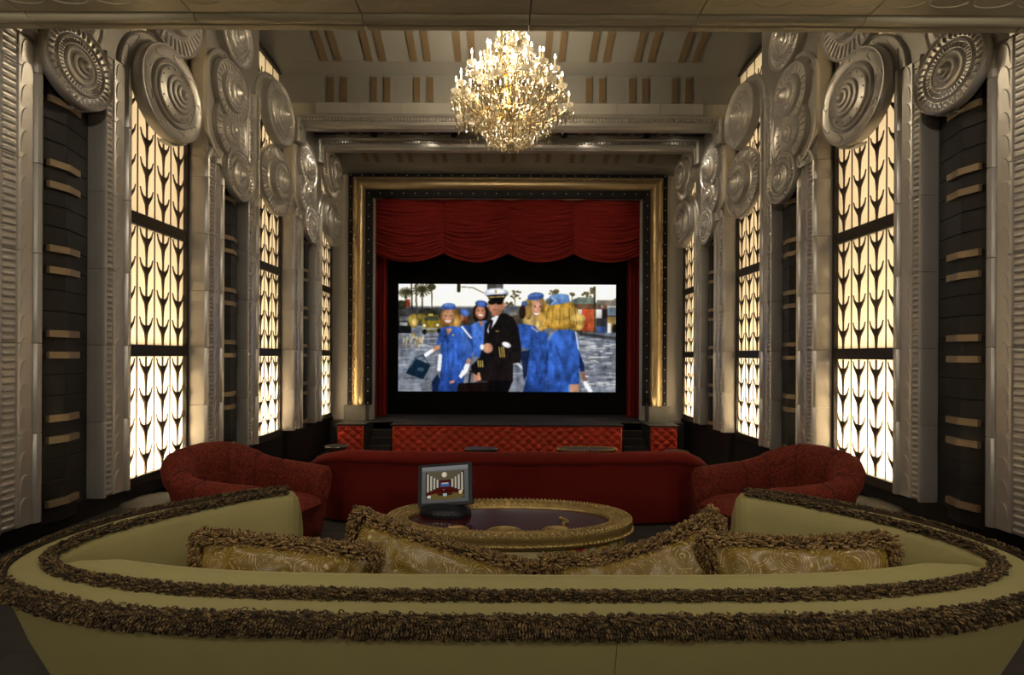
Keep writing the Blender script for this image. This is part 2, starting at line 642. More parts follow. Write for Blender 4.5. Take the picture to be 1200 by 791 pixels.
def spiral_band(side, cd, cz, RO, RI, parent, name, zl, beaded=False):
    """moulded band that rises from the strip, arches over and winds into the roundel"""
    mb = MB()
    rows = []
    def sec(p_o, p_i):
        out = []
        for (t, h) in [(0, -0.06), (0, 0.015), (0.05, 0.03), (0.10, 0.036), (0.15, 0.028), (0.18, 0.014), (0.55, 0.014), (0.6, 0.03), (0.68, 0.046), (0.76, 0.034), (0.8, 0.03), (0.88, 0.05), (0.95, 0.045), (1.0, 0.02), (1.0, -0.06)]:
            d = p_o[0] + (p_i[0] - p_o[0]) * t
            z = p_o[1] + (p_i[1] - p_o[1]) * t
            out.append((side * (W - h), d, z))
        return out
    ro, ri = RO[0][1], RI[0][1]
    if zl < cz - .01:
        rows.append(sec((cd - ro, zl), (cd - ri, zl)))
    for a in np.linspace(180, RO[-1][0], 60):
        xs = [-q[0] for q in RO]
        ro = interp(-a, xs, [q[1] for q in RO])
        ri = interp(-a, [-q[0] for q in RI], [q[1] for q in RI])
        c, s_ = math.cos(R(a)), math.sin(R(a))
        rows.append(sec((cd + ro * c, cz + ro * s_), (cd + ri * c, cz + ri * s_)))
    mb.loft(rows)
    o = mb.build(name, M['silver'], parent, 40)
    if beaded:                     # the bead row follows the scroll
        mb3 = MB()
        for a in np.arange(176, -20, -5.2):
            ro = interp(-a, [-q[0] for q in RO], [q[1] for q in RO])
            ri = interp(-a, [-q[0] for q in RI], [q[1] for q in RI])
            c, s_ = math.cos(R(a)), math.sin(R(a))
            r0, r1 = ro + (ri - ro) * .24, ro + (ri - ro) * .52
            mb3.tube([(side * (W - .014), cd + (r0 + (r1 - r0) * t) * c, cz + (r0 + (r1 - r0) * t) * s_) for t in (0, .15, .5, .85, 1)], [.006, .02, .022, .018, .006], 6)
        stuff(mb3.build('bead_row', M['silver'], o, 60))
        return o
    # fish-scale ridges round the band
    mb2 = MB()
    for a in np.arange(165, 0, -24):
        ro = interp(-a, [-q[0] for q in RO], [q[1] for q in RO])
        ri = interp(-a, [-q[0] for q in RI], [q[1] for q in RI])
        rm = ro + (ri - ro) * 0.36
        hw = abs(ro - ri) * 0.17
        pts = []
        for k in range(9):
            t = PI * k / 8
            rr = rm + hw * math.cos(t)
            aa = R(a) - math.sin(t) * 0.14 / rm * 0.7
            pts.append((side * (W - 0.016), cd + rr * math.cos(aa), cz + rr * math.sin(aa)))
        mb2.tube(pts, 0.007, 5)
    stuff(mb2.build('scale_ridge', M['silver'], o, 60))
    return o


# roundel profiles: (radius, height)
PA = [(.35, -.055), (.362, -.04), (.364, .02), (.358, .04), (.345, .046), (.333, .034), (.325, .024), (.262, .022), (.256, .032), (.245, .044), (.233, .038), (.227, .025), (.178, .025), (.172, .036), (.15, .042), (.143, .032), (.11, .036), (.102, .048), (.088, .056), (.076, .058), (.07, .07), (.058, .08), (.046, .083), (.04, .094), (.026, .104), (.012, .109), (.001, .11)]
PB = [(.51, -.03), (.512, .09), (.505, .103), (.492, .104), (.483, .094), (.37, .094), (.363, .115), (.347, .126), (.33, .12), (.322, .104), (.305, .102), (.297, .128), (.283, .138), (.245, .136), (.225, .142), (.203, .146), (.196, .165), (.18, .174), (.152, .17), (.146, .186), (.13, .194), (.102, .19), (.095, .204), (.08, .213), (.06, .21), (.05, .222), (.03, .243), (.01, .25), (.001, .25)]
PC = [(.565, -.03), (.572, .04), (.564, .058), (.55, .05), (.54, .044), (.38, .05), (.368, .066), (.352, .074), (.346, .14), (.336, .154), (.315, .152), (.295, .146), (.205, .15), (.196, .166), (.178, .178), (.162, .174), (.152, .19), (.122, .2), (.11, .195), (.09, .214), (.062, .222), (.05, .238), (.02, .252), (.001, .254)]
PD = [(.395, -.03), (.398, .07), (.388, .086), (.372, .084), (.36, .07), (.225, .07), (.214, .09), (.198, .104), (.18, .098), (.168, .094), (.108, .104), (.1, .124), (.082, .134), (.062, .13), (.05, .148), (.02, .164), (.001, .166)]
PE = [(.42, -.03), (.422, .05), (.41, .068), (.392, .066), (.382, .05), (.272, .05), (.262, .076), (.243, .096), (.222, .092), (.211, .108), (.172, .118), (.161, .112), (.142, .136), (.112, .146), (.1, .14), (.08, .166), (.05, .17), (.03, .19), (.001, .194)]
PF = [(r * 1.12, h * 1.3 + 0.06 if i > 1 else h) for i, (r, h) in enumerate(PA)]


def ribs(n, r0, r1, h, wr, slant=0.0, h0=0.0):
    mb = MB()
    for k in range(n):
        a = 2 * PI * k / n
        pts = []
        for (t, hh, ww) in [(0, 0.0, .6), (.12, .9, 1), (.5, 1, 1.1), (.88, .9, 1.2), (1, 0, .9)]:
            r = r0 + (r1 - r0) * t
            hw = wr * ww
            aa = a + slant * t
            ca, sa = math.cos(aa), math.sin(aa)
            row = []
            for (q, e) in [(-1, 0), (-.6, .8), (0, 1), (.6, .8), (1, 0)]:
                row.append((h0 + h * hh * e, r * ca - q * hw * sa, r * sa + q * hw * ca))
            pts.append(row)
        mb.grid(pts)
    return mb


def crescents(n, r, hw, h0, span):
    mb = MB()
    for k in range(n):
        a = 2 * PI * k / n
        pts = []
        for q in range(9):
            t = PI * q / 8
            rr = r - hw * math.cos(t)
            aa = a + span * math.sin(t)
            pts.append((h0, rr * math.cos(aa), rr * math.sin(aa)))
        mb.tube(pts, 0.008, 5)
    return mb


def studs(n, r, h0, rad):
    mb = MB()
    for k in range(n):
        a = 2 * PI * k / n
        mb.ball((h0, r * math.cos(a), r * math.sin(a)), rad, 6, 4)
    return mb


KIND = {}
KIND['A'] = (PA, [('rib_ring', ribs(34, .264, .326, .026, .011, 0.03, .02)), ('bead_ring', ribs(44, .18, .226, .018, .006, 0.0, .022))])
KIND['B'] = (PB, [('scale_ring', crescents(9, .43, .04, .094, .22)), ('stud_ring', studs(14, .262, .137, .012))])
KIND['C'] = (PC, [('flute_ring', ribs(40, .385, .54, .024, .016, 0, .045)), ('bead_ring', ribs(30, .21, .29, .016, .008, 0, .147))])
KIND['D'] = (PD, [('rib_ring', ribs(22, .232, .35, .018, .007, 0, .07)), ('bead_ring', ribs(26, .11, .165, .012, .005, 0, .096))])
KIND['E'] = (PE, [('rib_ring', ribs(26, .28, .37, .018, .008, 0, .05)), ('bead_ring', studs(18, .19, .113, .01))])
KIND['F'] = (PF, [('rib_ring', ribs(34, .296, .364, .028, .012, 0.03, .086)), ('bead_ring', ribs(44, .203, .253, .02, .007, 0, .09))])
KM = {}
for k, (p, extra) in KIND.items():
    i0 = 0
    for i, (r, h) in enumerate(p):
        if r > 0.1:
            i0 = i
    KM[k] = (MB().lathe(p[:i0 + 1], 72).mesh('roundel_disc', M['silver'], 50),
             MB().lathe([p[i0], *p[i0 + 1:]], 40).mesh('boss', M['silver'], 50),
             [(n, mb.mesh(n, M['silver'], 60)) for n, mb in extra])


def medallion(side, d, z, kind, label, w=W, group='silver scroll roundels on the walls'):
    root = empty('medallion', (side * w, d, z), 0 if side < 0 else PI)
    tag(root, label, 'medallion', group)
    a, bb, ex = KM[kind]
    link('roundel_disc', a, root)
    link('boss', bb, root)
    for n, me in ex:
        stuff(link(n, me, root))
    return root


def stadium_plate(side, d, z0, z1, r, parent):
    mb = MB()
    rim = []
    for k in range(25):
        a = PI * k / 24
        rim.append((d + r * math.cos(a), z1 + r * math.sin(a)))
    for k in range(25):
        a = PI + PI * k / 24
        rim.append((d + r * math.cos(a), z0 + r * math.sin(a)))
    def ring(sc, w):
        zc = (z0 + z1) / 2
        return [(side * w, d + (p[0] - d) * sc, zc + (p[1] - zc) * sc) for p in rim]
    mb.loft([ring(1, W + 0.01), ring(1, W - 0.035), ring(.975, W - 0.045), ring(.95, W - 0.036), ring(.94, W - 0.03)])
    o = mb.build('backing_plate', M['silver'], parent, 40)
    mz = MB()
    zig = []
    n = 56
    for k in range(n + 1):
        a = PI * (k / n)
        rr = r * (0.9 if k % 2 else 0.78)
        zig.append((side * (W - 0.032), d + rr * math.cos(a), z1 + rr * math.sin(a)))
    mz.tube(zig, 0.007, 4)
    stuff(mz.build('zigzag_ridge', M['silver'], o, 60))
    return o


# ----- leaf-stalk lattice (one tier high) and panes
TIERS = [(0.213, 1.571), (1.705, 3.057), (3.195, 4.55), (4.69, 6.05), (6.19, 6.76)]


def stalk_mesh(side, h, nmod):
    mb = MB()
    t0, t1 = -0.02, -0.004
    def prism(q):
        v = [(side * t0, y, z) for (y, z) in q] + [(side * t1, y, z) for (y, z) in q]
        n = len(q)
        mb.add(v, [tuple(range(n)), tuple(range(2 * n - 1, n - 1, -1))] + [(i, (i + 1) % n, n + (i + 1) % n, n + i) for i in range(n)])
    step = 0.3385
    for k in range(nmod):
        zb = k * step
        st = [(.008, 0), (.013, .06), (.021, .12), (.032, .17), (.040, .20), (.022, .222), (.007, .228), (.007, step)]
        for (a, za), (b_, zb_) in zip(st[:-1], st[1:]):
            if zb + zb_ > h + 1e-4:
                continue
            prism([(-a, zb + za), (a, zb + za), (b_, zb + zb_), (-b_, zb + zb_)])
        if zb + .34 <= h + 0.03:
            for s in (-1, 1):
                up = [(.02, .222), (.055, .236), (.083, .268), (.102, .322)]
                lo = [(.028, .145), (.052, .185), (.082, .236), (.102, .322)]
                for i in range(3):
                    q = [(s * lo[i][0], zb + lo[i][1]), (s * lo[i + 1][0], zb + lo[i + 1][1]), (s * up[i + 1][0] + (0.0005 if i == 2 else 0), zb + up[i + 1][1]), (s * up[i][0], zb + up[i][1])]
                    prism(q)
    return mb.mesh('leaf_stalk', M['lattice'])


def window(n, side, d0, d1, sname, idx):
    mb = MB()
    w0, w1 = WG - 0.05, WG + 0.03
    x0, x1 = sorted((side * w0, side * w1))
    zt, zb = 6.86, 0.11
    mb.box(x0, x1, d0, d0 + 0.035, zb, zt)
    mb.box(x0, x1, d1 - 0.045, d1, zb, zt)
    mb.box(x0, x1, d0 + 0.035, d1 - 0.045, zb, TIERS[0][0])
    mb.box(x0, x1, d0 + 0.035, d1 - 0.045, TIERS[-1][1], zt)
    root = mb.build(f'window_{n}', M['blackframe'])
    tag(root, f'{ORD[idx]} tall backlit window with leaf grille on {sname} wall', kind='structure')
    for (a, b_) in zip(TIERS[:-1], TIERS[1:]):
        MB().box(*sorted((side * (w0 + 0.005), side * w1)), d0 + 0.035, d1 - 0.045, a[1], b_[0]).build('transom', M['blackframe'], root)
    for (za, zb_) in TIERS:
        x0, x1 = sorted((side * WG, side * (WG + 0.012)))
        MB().box(x0, x1, d0 + 0.036, d1 - 0.046, za, zb_).build('pane', M['pane'], root)
    cols = [d1 - 0.045 - 0.115 - 0.275 * k for k in range(5)]
    full = stalk_mesh(side, 1.36, 4)
    part = stalk_mesh(side, 0.58, 1)
    for ti, (za, zb_) in enumerate(TIERS):
        for c in cols:
            if c - 0.1 < d0:
                continue
            link('leaf_stalk', full if ti < 4 else part, root, (side * WG, c, za))
        for c in cols:
            y = c - 0.1375
            if y > d0 + 0.04:
                MB().box(*sorted((side * (WG - 0.014), side * (WG - 0.001))), y - 0.004, y + 0.004, za, zb_).build('glazing_bar', M['lattice'], root)
    # light box behind the opal panes with its lamps
    lb = MB()
    wb = WG + 0.42
    q = lambda w, d, z: (side * w, d, z)
    wi = WG + 0.03
    lb.add([q(wi, d0, .11), q(wb, d0, .11), q(wb, d1, .11), q(wi, d1, .11), q(wi, d0, 6.86), q(wb, d0, 6.86), q(wb, d1, 6.86), q(wi, d1, 6.86)],
           [(0, 1, 2, 3), (4, 7, 6, 5), (0, 4, 5, 1), (2, 6, 7, 3), (1, 5, 6, 2)])
    lb.build('light_box', M['boxwhite'], root)
    dm = (d0 + d1) / 2
    lamp('AREA', 'window_lamp', (side * (wb - 0.03), dm, 3.6), WIN_E, (1.0, 0.85, 0.64), (0, dm, 3.6), 1.1, size_y=6.2, parent=root)
    lamp('AREA', 'window_floor_lamp', (side * (wb - 0.09), dm, 0.25), WIN_F, (1.0, 0.90, 0.76), (side * (WG - 0.35), dm, 1.6), 1.1, size_y=0.16, parent=root)
    return root


WIN_E, WIN_F = 34, 105
wn = 0
for side, sname in SIDES:
    shell = MB()
    # wall shell behind everything: rear part, recess backs, upper wall
    x0, x1 = sorted((side * (WG + 0.45), side * (WG + 0.6)))
    shell.box(x0, x1, -3.0, 14.5, -0.75, 7.8)
    x0, x1 = sorted((side * 4.3, side * (WG + 0.45)))
    shell.box(x0, x1, -3.0, G0 - 0.02, 0, 4.3)
    wall = shell.build(f'wall_{sname}', M['greywall'])
    tag(wall, f'{sname} wall of silver fluted pilasters and tall lit windows', kind='structure')
    # rear pilaster field before the first group
    pl = MB()
    pl.box(*sorted((side * 4.0, side * 4.3)), 2.9, G0 - 0.005, Z0, 6.2)
    pl.build('pier', M['silver'], wall)
    nb = block_mesh('block', near_prof, side, MOD - 0.004)
    fb = block_mesh('block', far_prof, side, MOD - 0.004)
    for g in range(3):
        g0 = G0 + g * PER
        # black plinth
        zlow = 0 if g == 0 else -0.62
        MB().box(*sorted((side * 4.10, side * 4.3)), g0, g0 + 1.38, zlow, Z0).build('plinth', M['black'], wall)
        MB().box(*sorted((side * 4.18, side * 4.3)), g0 + 1.38, g0 + PER, zlow, 0.11).build('window_base', M['black'], wall)
        odd = g % 2 == 0
        zcurl_w = 4.56 if odd else 5.66
        zcurl_g = 4.19
        # near strip, up to the scroll
        nlev = 5
        for k in range(nlev):
            link('block', nb, wall, (0, g0, Z0 + k * MOD))
        nfar = 5.0 if odd else 7.0
        for k in range(int(nfar)):
            link('block', fb, wall, (0, g0, Z0 + k * MOD))
        hn, hf = zcurl_g - Z0 - nlev * MOD, zcurl_w - Z0 - nfar * MOD
        link('block', block_mesh('block', near_prof, side, hn), wall, (0, g0, Z0 + nlev * MOD))
        link('block', block_mesh('block', far_prof, side, hf), wall, (0, g0, Z0 + nfar * MOD))
        ng, nw = int((zcurl_g - Z0) / BEADH), int((zcurl_w - Z0) / BEADH)
        for (o, nl) in ((0.144, ng), (1.116, nw)):
            if g == 0:
                for k in range(nl):
                    bo = link('bead', bead_me, wall, (side * 4.014, g0 + o, Z0 + (k + .5) * BEADH), 0 if side < 0 else PI)
                    if o > .5:
                        bo.scale = (1, 0.88, 1)
            else:
                mb = MB()
                for k in range(nl):
                    zz = Z0 + (k + .5) * BEADH
                    v = [(side * (4.014 - p.co.x), g0 + o + (-side) * p.co.y * (-1), zz + p.co.z) for p in bead_me.vertices]
                    mb.add(v, [tuple(p.vertices) for p in bead_me.polygons])
                stuff(mb.build('bead_row', M['silver'], wall, 60))
        for (o, nl) in ((0.272, int((zcurl_g - Z0) / hs)), (1.235, int((zcurl_w - Z0) / hs))):
            for k in range(nl):
                link('scallop', scallop_me, wall, (side * 3.998, g0 + o, Z0 + (k + .4) * hs), 0 if side < 0 else PI)
        # upper plate above the recess
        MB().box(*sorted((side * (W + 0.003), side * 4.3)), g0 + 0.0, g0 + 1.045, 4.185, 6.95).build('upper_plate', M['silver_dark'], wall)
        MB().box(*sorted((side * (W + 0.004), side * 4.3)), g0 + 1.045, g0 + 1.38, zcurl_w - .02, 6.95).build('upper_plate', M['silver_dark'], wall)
        # scroll of the pilaster and scroll of the window
        spiral_band(side, g0 + 0.68, zcurl_g, [(180, .675), (155, .56), (125, .46), (90, .40), (0, .375), (-90, .37)],
                    [(180, .30), (90, .32), (0, .33), (-90, .34)], wall, 'scroll_band', zcurl_g, True)
        cw = g0 + 1.85
        spiral_band(side, cw, zcurl_w, [(180, .66), (135, .625), (90, .61), (45, .615), (0, .61), (-45, .56), (-90, .515)],
                    [(180, .46), (90, .47), (0, .48), (-90, .50)], wall, 'scroll_band', zcurl_w)
        gr = f'{ORD[g]} pilaster of the {sname} wall'
        medallion(side, g0 + 0.68, zcurl_g, 'A', f'silver roundel with fluted rim, lowest on the {gr}', W - 0.065)
        stadium_plate(side, g0 + 0.47, 4.74, 5.28, 0.52, wall)
        medallion(side, g0 + 0.48, 4.75, 'D', f'ribbed silver roundel, second lowest on the {gr}', W + 0.0)
        if g > 0:
            medallion(side, g0 + 0.48, 5.28, 'E', f'silver roundel under a zigzag arch, third up the {gr}', W - 0.035)
        if g == 1:
            medallion(side, g0 + 0.58, 6.14, 'F', f'silver beaded roundel at the top of the {gr}', W)
        gw = f'{ORD[g]} {sname} window'
        medallion(side, cw, zcurl_w, 'B', f'broad smooth stepped silver roundel of a scroll over the {gw}', W - 0.045)
        zo = 5.66 if odd else 4.54
        if g > 0 or True:
            medallion(side, g0 + 1.89, zo, 'C', f'large silver roundel with fluted outer ring over the {gw}', W - 0.02)
        # arms that tie the roundels to the pier behind them
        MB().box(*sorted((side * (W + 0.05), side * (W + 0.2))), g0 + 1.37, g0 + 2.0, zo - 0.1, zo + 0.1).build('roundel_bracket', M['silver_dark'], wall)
        # dark acoustic panel with bronze bars
        pr = empty('acoustic_panel', (side * 4.05, g0 + 0.69, 0))
        tag(pr, f'dark board panel with bronze bars in the {gr}', 'wall panel', 'dark board panels with bronze bars')
        bh = 0.1875
        bd = MB()
        pf = [(-.30, .104), (-.298, .084), (0, 0), (.338, .095), (.34, .115)]
        rows = []
        for z, ins in ((0, .004), (.004, 0), (bh - .008, 0), (bh - .004, .004)):
            rows.append([(side * (w + ins), o, z) for (o, w) in pf])
        bd.grid(rows)
        bdm = bd.mesh('board', M['panel'])
        for k in range(22):
            link('board', bdm, pr, (0, 0, 0.10 + k * bh))
        MB().box(*sorted((side * .10, side * .14)), -.298, .338, .1, 4.22).build('backing', M['black'], pr)
        br = MB()
        rows = []
        for (o, w) in [(-.15, .042), (-.01, .003), (0, 0), (.01, .003), (.16, .045)]:
            rows.append([(side * (w - .036), o, -.03), (side * (w - .036), o, .03), (side * w, o, .03), (side * w, o, -.03)])
        br.loft(rows)
        brm = br.mesh('bar', M['bronze'])
        for k in range(-2, 4):
            for dz in (0, .19):
                z = 1.585 + .75 * k + dz
                if 0.15 < z < 4.2:
                    link('bar', brm, pr, (0, 0, z))
        wn += 1
        window(wn, side, g0 + 1.38, g0 + PER, sname, g)
    # floor-level baseboard at the back
    bb = MB().box(*sorted((side * 4.12, side * 4.3)), -3.0, G0, 0, 0.185).build(f'baseboard_{sname}', M['black'])
    tag(bb, f'black baseboard under the {sname} wall', kind='structure')

# ---------------------------------------------------------------- ceiling
cprof = [(8.98, 6.12), (8.98, 6.77), (8.69, 6.85), (8.25, 7.05), (7.75, 7.30), (7.2, 7.42), (6.8, 7.42), (6.2, 7.30), (5.7, 7.05), (5.3, 6.85), (5.0, 6.77), (5.0, 6.12), (4.9, 6.12), (4.9, 7.7), (9.08, 7.7), (9.08, 6.12)]
mb = MB()
mb.loft([[(x, d, z) for (d, z) in cprof] for x in (-4.35, 4.35)])
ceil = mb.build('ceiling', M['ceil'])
tag(ceil, 'coved grey ceiling with paired bronze bars', kind='structure')
c2 = [(DB, 5.98), (11.45, 6.04), (10.95, 6.24), (10.4, 6.5), (10.2, 6.56), (10.2, 7.7), (DB + .1, 7.7), (DB + .1, 5.98)]
MB().loft([[(x, d, z) for (d, z) in c2] for x in (-4.35, 4.35)]).build('stage_ceiling', M['ceil'], ceil)
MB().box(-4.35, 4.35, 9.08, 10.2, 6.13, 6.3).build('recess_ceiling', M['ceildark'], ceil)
MB().box(-4.6, 4.6, -3.0, 3.62, 4.06, 4.3).build('rear_ceiling', M['greywall'], ceil)
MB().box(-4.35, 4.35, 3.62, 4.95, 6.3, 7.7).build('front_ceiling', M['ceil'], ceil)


def bar_along(pts, x, wdt, thick, parent, m='ceilbar', nrm=None):
    mb = MB()
    rows = []
    for i, (d, z) in enumerate(pts):
        a = pts[max(i - 1, 0)]
        c = pts[min(i + 1, len(pts) - 1)]
        t = Vector((0, c[0] - a[0], c[1] - a[1])).normalized()
        nn = Vector((0, t.z, -t.y))
        if nrm and nn.dot(Vector(nrm)) < 0:
            nn = -nn
        p = Vector((0, d, z))
        q = p + nn * thick
        rows.append([(x - wdt / 2, p.y, p.z), (x + wdt / 2, p.y, p.z), (x + wdt / 2, q.y, q.z), (x - wdt / 2, q.y, q.z)])
    mb.loft(rows)
    return mb.build('bronze_bar', M[m], parent)


for k in range(-4, 5):
    for s in (-.123, .123):
        x = k * .793 + s
        bar_along([(8.98, 6.27), (8.98, 6.71)], x, .113, .03, ceil, nrm=(0, -1, 0))
        bar_along([(8.68, 6.853), (8.45, 6.96), (8.25, 7.05), (8.0, 7.175), (7.75, 7.30), (7.5, 7.355)], x, .113, .03, ceil, nrm=(0, 0, -1))
        bar_along([(11.3, 6.10), (10.95, 6.24), (10.4, 6.5)], x, .105, .03, ceil, nrm=(0, 0, -1))
        bar_along([(9.3, 6.13), (9.98, 6.13)], x, .08, .03, ceil, 'ceilbar', nrm=(0, 0, -1))

# cross beams with dentil moulding
for bi, (d, zb, zt) in enumerate(((8.97, 5.83, 6.24), (10.02, 5.87, 6.17))):
    mb = MB()
    bp = [(d + .26, zt), (d + .26, zb), (d + .16, zb), (d + .13, zb), (d + .10, zb + .025), (d + .06, zb + .035), (d + .045, zb + .06), (d + .035, zb + .14), (d - .01, zb + .155), (d - .03, zb + .175), (d - .03, zb + .195), (d, zb + .21), (d, zt)]
    mb.loft([[(x, a, z) for (a, z) in bp] for x in (-W - .1, W + .1)])
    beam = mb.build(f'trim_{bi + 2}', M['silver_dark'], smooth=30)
    tag(beam, ['nearer ceiling beam with dentil moulding', 'farther ceiling beam with dentil moulding above the stage'][bi], kind='structure')
    fz = MB().box(-.393, .393, -.018, 0, zb + .212, zt).mesh('fascia_panel', M['silver'])
    for k in range(-5, 6):
        if abs(k * .793) < 3.9:
            link('fascia_panel', fz, beam, (k * .793, d, 0))
    dn = MB()
    for k in range(-66, 67):
        x = k * .058
        dn.box(x - .017, x + .017, d - .005, d + .04, zb + .09, zb + .14)
    stuff(dn.build('dentil', M['silver'], beam))
    # mitred bracket legs down the walls
    for side, sn in SIDES:
        lg = MB()
        rows = []
        for (z) in (zb + .17, zb - .30):
            rows.append([(side * (W + .02), d - .03, z), (side * (W - .10), d - .03, z), (side * (W - .14), d, z), (side * (W - .13), d + .04, z), (side * (W - .17), d + .06, z), (side * (W - .16), d + .2, z), (side * (W + .02), d + .2, z)])
        lg.loft(rows)
        lg.build('bracket', M['silver_dark'], beam, 30)
        dl = MB()
        for k in range(6):
            z = zb + .12 - k * .058
            dl.box(*sorted((side * (W - .15), side * (W - .12))), d + .0, d + .04, z - .017, z + .017)
        stuff(dl.build('dentil', M['silver'], beam))
# stuck-in downlights between the beams
for i, x in enumerate((-3.49, -1.93, 1.96, 3.5)):
    r = empty('ceiling_downlight', (x, 9.68, 6.13))
    tag(r, ['leftmost', 'second from left', 'third from left', 'rightmost'][i] + ' lit downlight in the dark slot between the ceiling beams', 'downlight', 'lit ceiling downlights')
    MB().lathe([(.085, 0), (.085, -.02), (.06, -.03), (.055, -.005)], 20, axis='Z').build('ring', M['charcoal'], r, 40)
    MB().lathe([(.054, -.004), (.052, -.028), (.03, -.04), (.001, -.042)], 16, axis='Z').build('lens', M['downlight'], r, 60)
    lamp('SPOT', 'downlight_beam', (0, 0, -.06), 35, WARM, None, .04, 80, .7, parent=r)
for i, x in enumerate((-2.7, -1.1, 0, 1.1, 2.75)):
    r = empty('track_spot', (x, 9.72, 6.13))
    tag(r, ['leftmost', 'second from left', 'central', 'second from right', 'rightmost'][i] + ' dark unlit spotlight in the slot between the ceiling beams', 'spotlight', 'unlit spotlights between the beams')
    MB().lathe([(.03, 0), (.03, -.05), (.06, -.05), (.07, -.15), (.055, -.15), (.05, -.10), (.001, -.10)], 14, axis='Z').build('housing', M['charcoal'], r, 40)

# header of the rear opening
hz = 4.02
hd = MB()
hp = [(3.10, hz + .3), (3.10, hz), (3.44, hz), (3.452, hz + .012), (3.462, hz + .012), (3.472, hz - .008), (3.49, hz - .022), (3.515, hz - .026), (3.54, hz - .015), (3.552, hz + .005), (3.562, hz + .004), (3.57, hz - .006), (3.60, hz - .012), (3.625, hz - .002), (3.63, hz + .03), (3.63, hz + .3)]
header = MB().box(-4.4, 4.4, 3.12, 3.62, hz + .05, hz + .42).build('trim_1', M['header'])
tag(header, 'champagne header beam across the top of the rear opening', kind='structure')
hlen = 1.2
rows = []
for x, ins in ((-hlen / 2 + .003, .006), (-hlen / 2 + .008, 0), (hlen / 2 - .008, 0), (hlen / 2 - .003, .006)):
    rows.append([(x, a, z + (ins if z < hz + .1 else 0)) for (a, z) in hp])
hme = MB().loft(rows).mesh('header_block', M['header'], 35)
sw = MB()
for k in range(4):
    pts = []
    xx = -hlen / 2 + .15 + k * .3
    for q in range(11):
        t = PI * q / 10
        pts.append((xx - .13 * math.cos(t), 3.31 + .055 * math.sin(t), hz + .001))
    sw.tube(pts, .0045, 5)
swm = sw.mesh('scale_ridge', M['header'], 60)
for k in range(-4, 5):
    x = .09 + .6 + hlen * k
    if abs(x) < 4.5:
        hb = link('header_block', hme, header, (x, 0, 0))
        stuff(link('scale_ridge', swm, hb))
rear = MB().box(-4.6, 4.6, -3.12, -3.0, 0, 4.3).build('wall_rear', M['greywall'])
tag(rear, 'plain rear wall behind the viewer', kind='structure')

# ---------------------------------------------------------------- stage wall, proscenium, stage
sw_ = MB()
sw_.box(-4.7, -3.28, DB, DB + .25, -.7, 7.7)
sw_.box(3.28, 4.7, DB, DB + .25, -.7, 7.7)
sw_.box(-3.28, 3.28, DB, DB + .25, 5.46, 7.7)
bw = sw_.build('wall_back', M['greywall'])
tag(bw, 'grey stage wall around the proscenium opening', kind='structure')
sb = MB()
sb.box(-4.7, 4.7, 14.3, 14.45, -.7, 7.7)
sb.box(-4.7, -3.6, DB + .25, 14.3, -.7, 7.7)
sb.box(3.6, 4.7, DB + .25, 14.3, -.7, 7.7)
sb.box(-4.7, 4.7, DB + .25, 14.3, 6.2, 7.7)
sb.build('stage_box', M['screenblack'], bw)

pros = empty('proscenium_frame', (0, DB, 0))
tag(pros, 'gold framed proscenium with studded black borders around the stage', 'frame')
ZP = .03
YF = -.14


def frame_ring(x_o, z_o, x_i, z_i, prof, name, m, smooth=30):
    """mitred three-sided moulding; prof = (t across from outer to inner, y)"""
    mb = MB()
    rows = []
    for corner in range(4):
        row = []
        for (t, y) in prof:
            x = x_o + (x_i - x_o) * t
            z = z_o + (z_i - z_o) * t
            row.append([(-x, y, .40), (-x, y, z), (x, y, z), (x, y, .40)][corner])
        rows.append(row)
    for i, nm in enumerate(('post', 'head', 'post')):
        MB().loft([rows[i], rows[i + 1]]).build(name + '_' + nm, m, pros, smooth)


frame_ring(3.85, 5.97, 3.735, 5.885, [(0, 0), (0, YF + .03), (1, YF + .03), (1, 0)], 'outer_border', M['black'])
gp = [(0, 0), (0, YF + .01), (.06, YF - .02), (.12, YF - .01)]
for k in range(11):
    a = PI * k / 10
    gp.append((.56 - .40 * math.cos(a) * 1.0, YF - .015 - .10 * math.sin(a)))
gp += [(1.0, YF), (1.0, 0)]
frame_ring(3.735, 5.885, 3.436, 5.59, gp, 'gold_moulding', M['gold'], 40)
frame_ring(3.436, 5.59, 3.28, 5.42, [(0, 0), (0, YF + .02), (1, YF + .06), (1, 0)], 'inner_border', M['black'])
cv = MB()
for s in (-1, 1):
    z = .5
    i = 0
    while z < 5.6:
        cv.ball((s * (3.655 + (.02 if i % 2 else -.02)), YF - .07, z), .035, 6, 4, (.9, .6, 1.5))
        z += .075
        i += 1
x = -3.5
i = 0
while x < 3.5:
    cv.ball((x, YF - .07, 5.80 + (.02 if i % 2 else -.02)), .035, 6, 4, (1.5, .6, .9))
    x += .075
    i += 1
stuff(cv.build('leaf_carving', M['gold'], pros, 60))
sd = MB()
for (xx, zz) in ((3.79, 5.93), (3.36, 5.50)):
    n = int((zz - .45) / .27)
    for k in range(n + 1):
        for s in (-1, 1):
            sd.ball((s * xx, YF + .02, .45 + k * (zz - .45) / n), .016, 6, 4)
    m_ = int(2 * xx / .27)
    for k in range(1, m_):
        sd.ball((-xx + 2 * xx * k / m_, YF + .02, zz), .016, 6, 4)
stuff(sd.build('pearl_stud', M['pearl'], pros, 60))
for s in (-1, 1):
    MB().box(*sorted((s * 3.36, s * 3.88)), YF - .16, 0, .03, .40).build('plinth_block', M['plinthgrey'], pros)
    lamp('SPOT', 'frame_uplight', (s * 3.5, YF - .12, .42), 22, (1, .82, .5), (s * 3.6, .0, 3.0), .04, 70, .9, parent=pros)

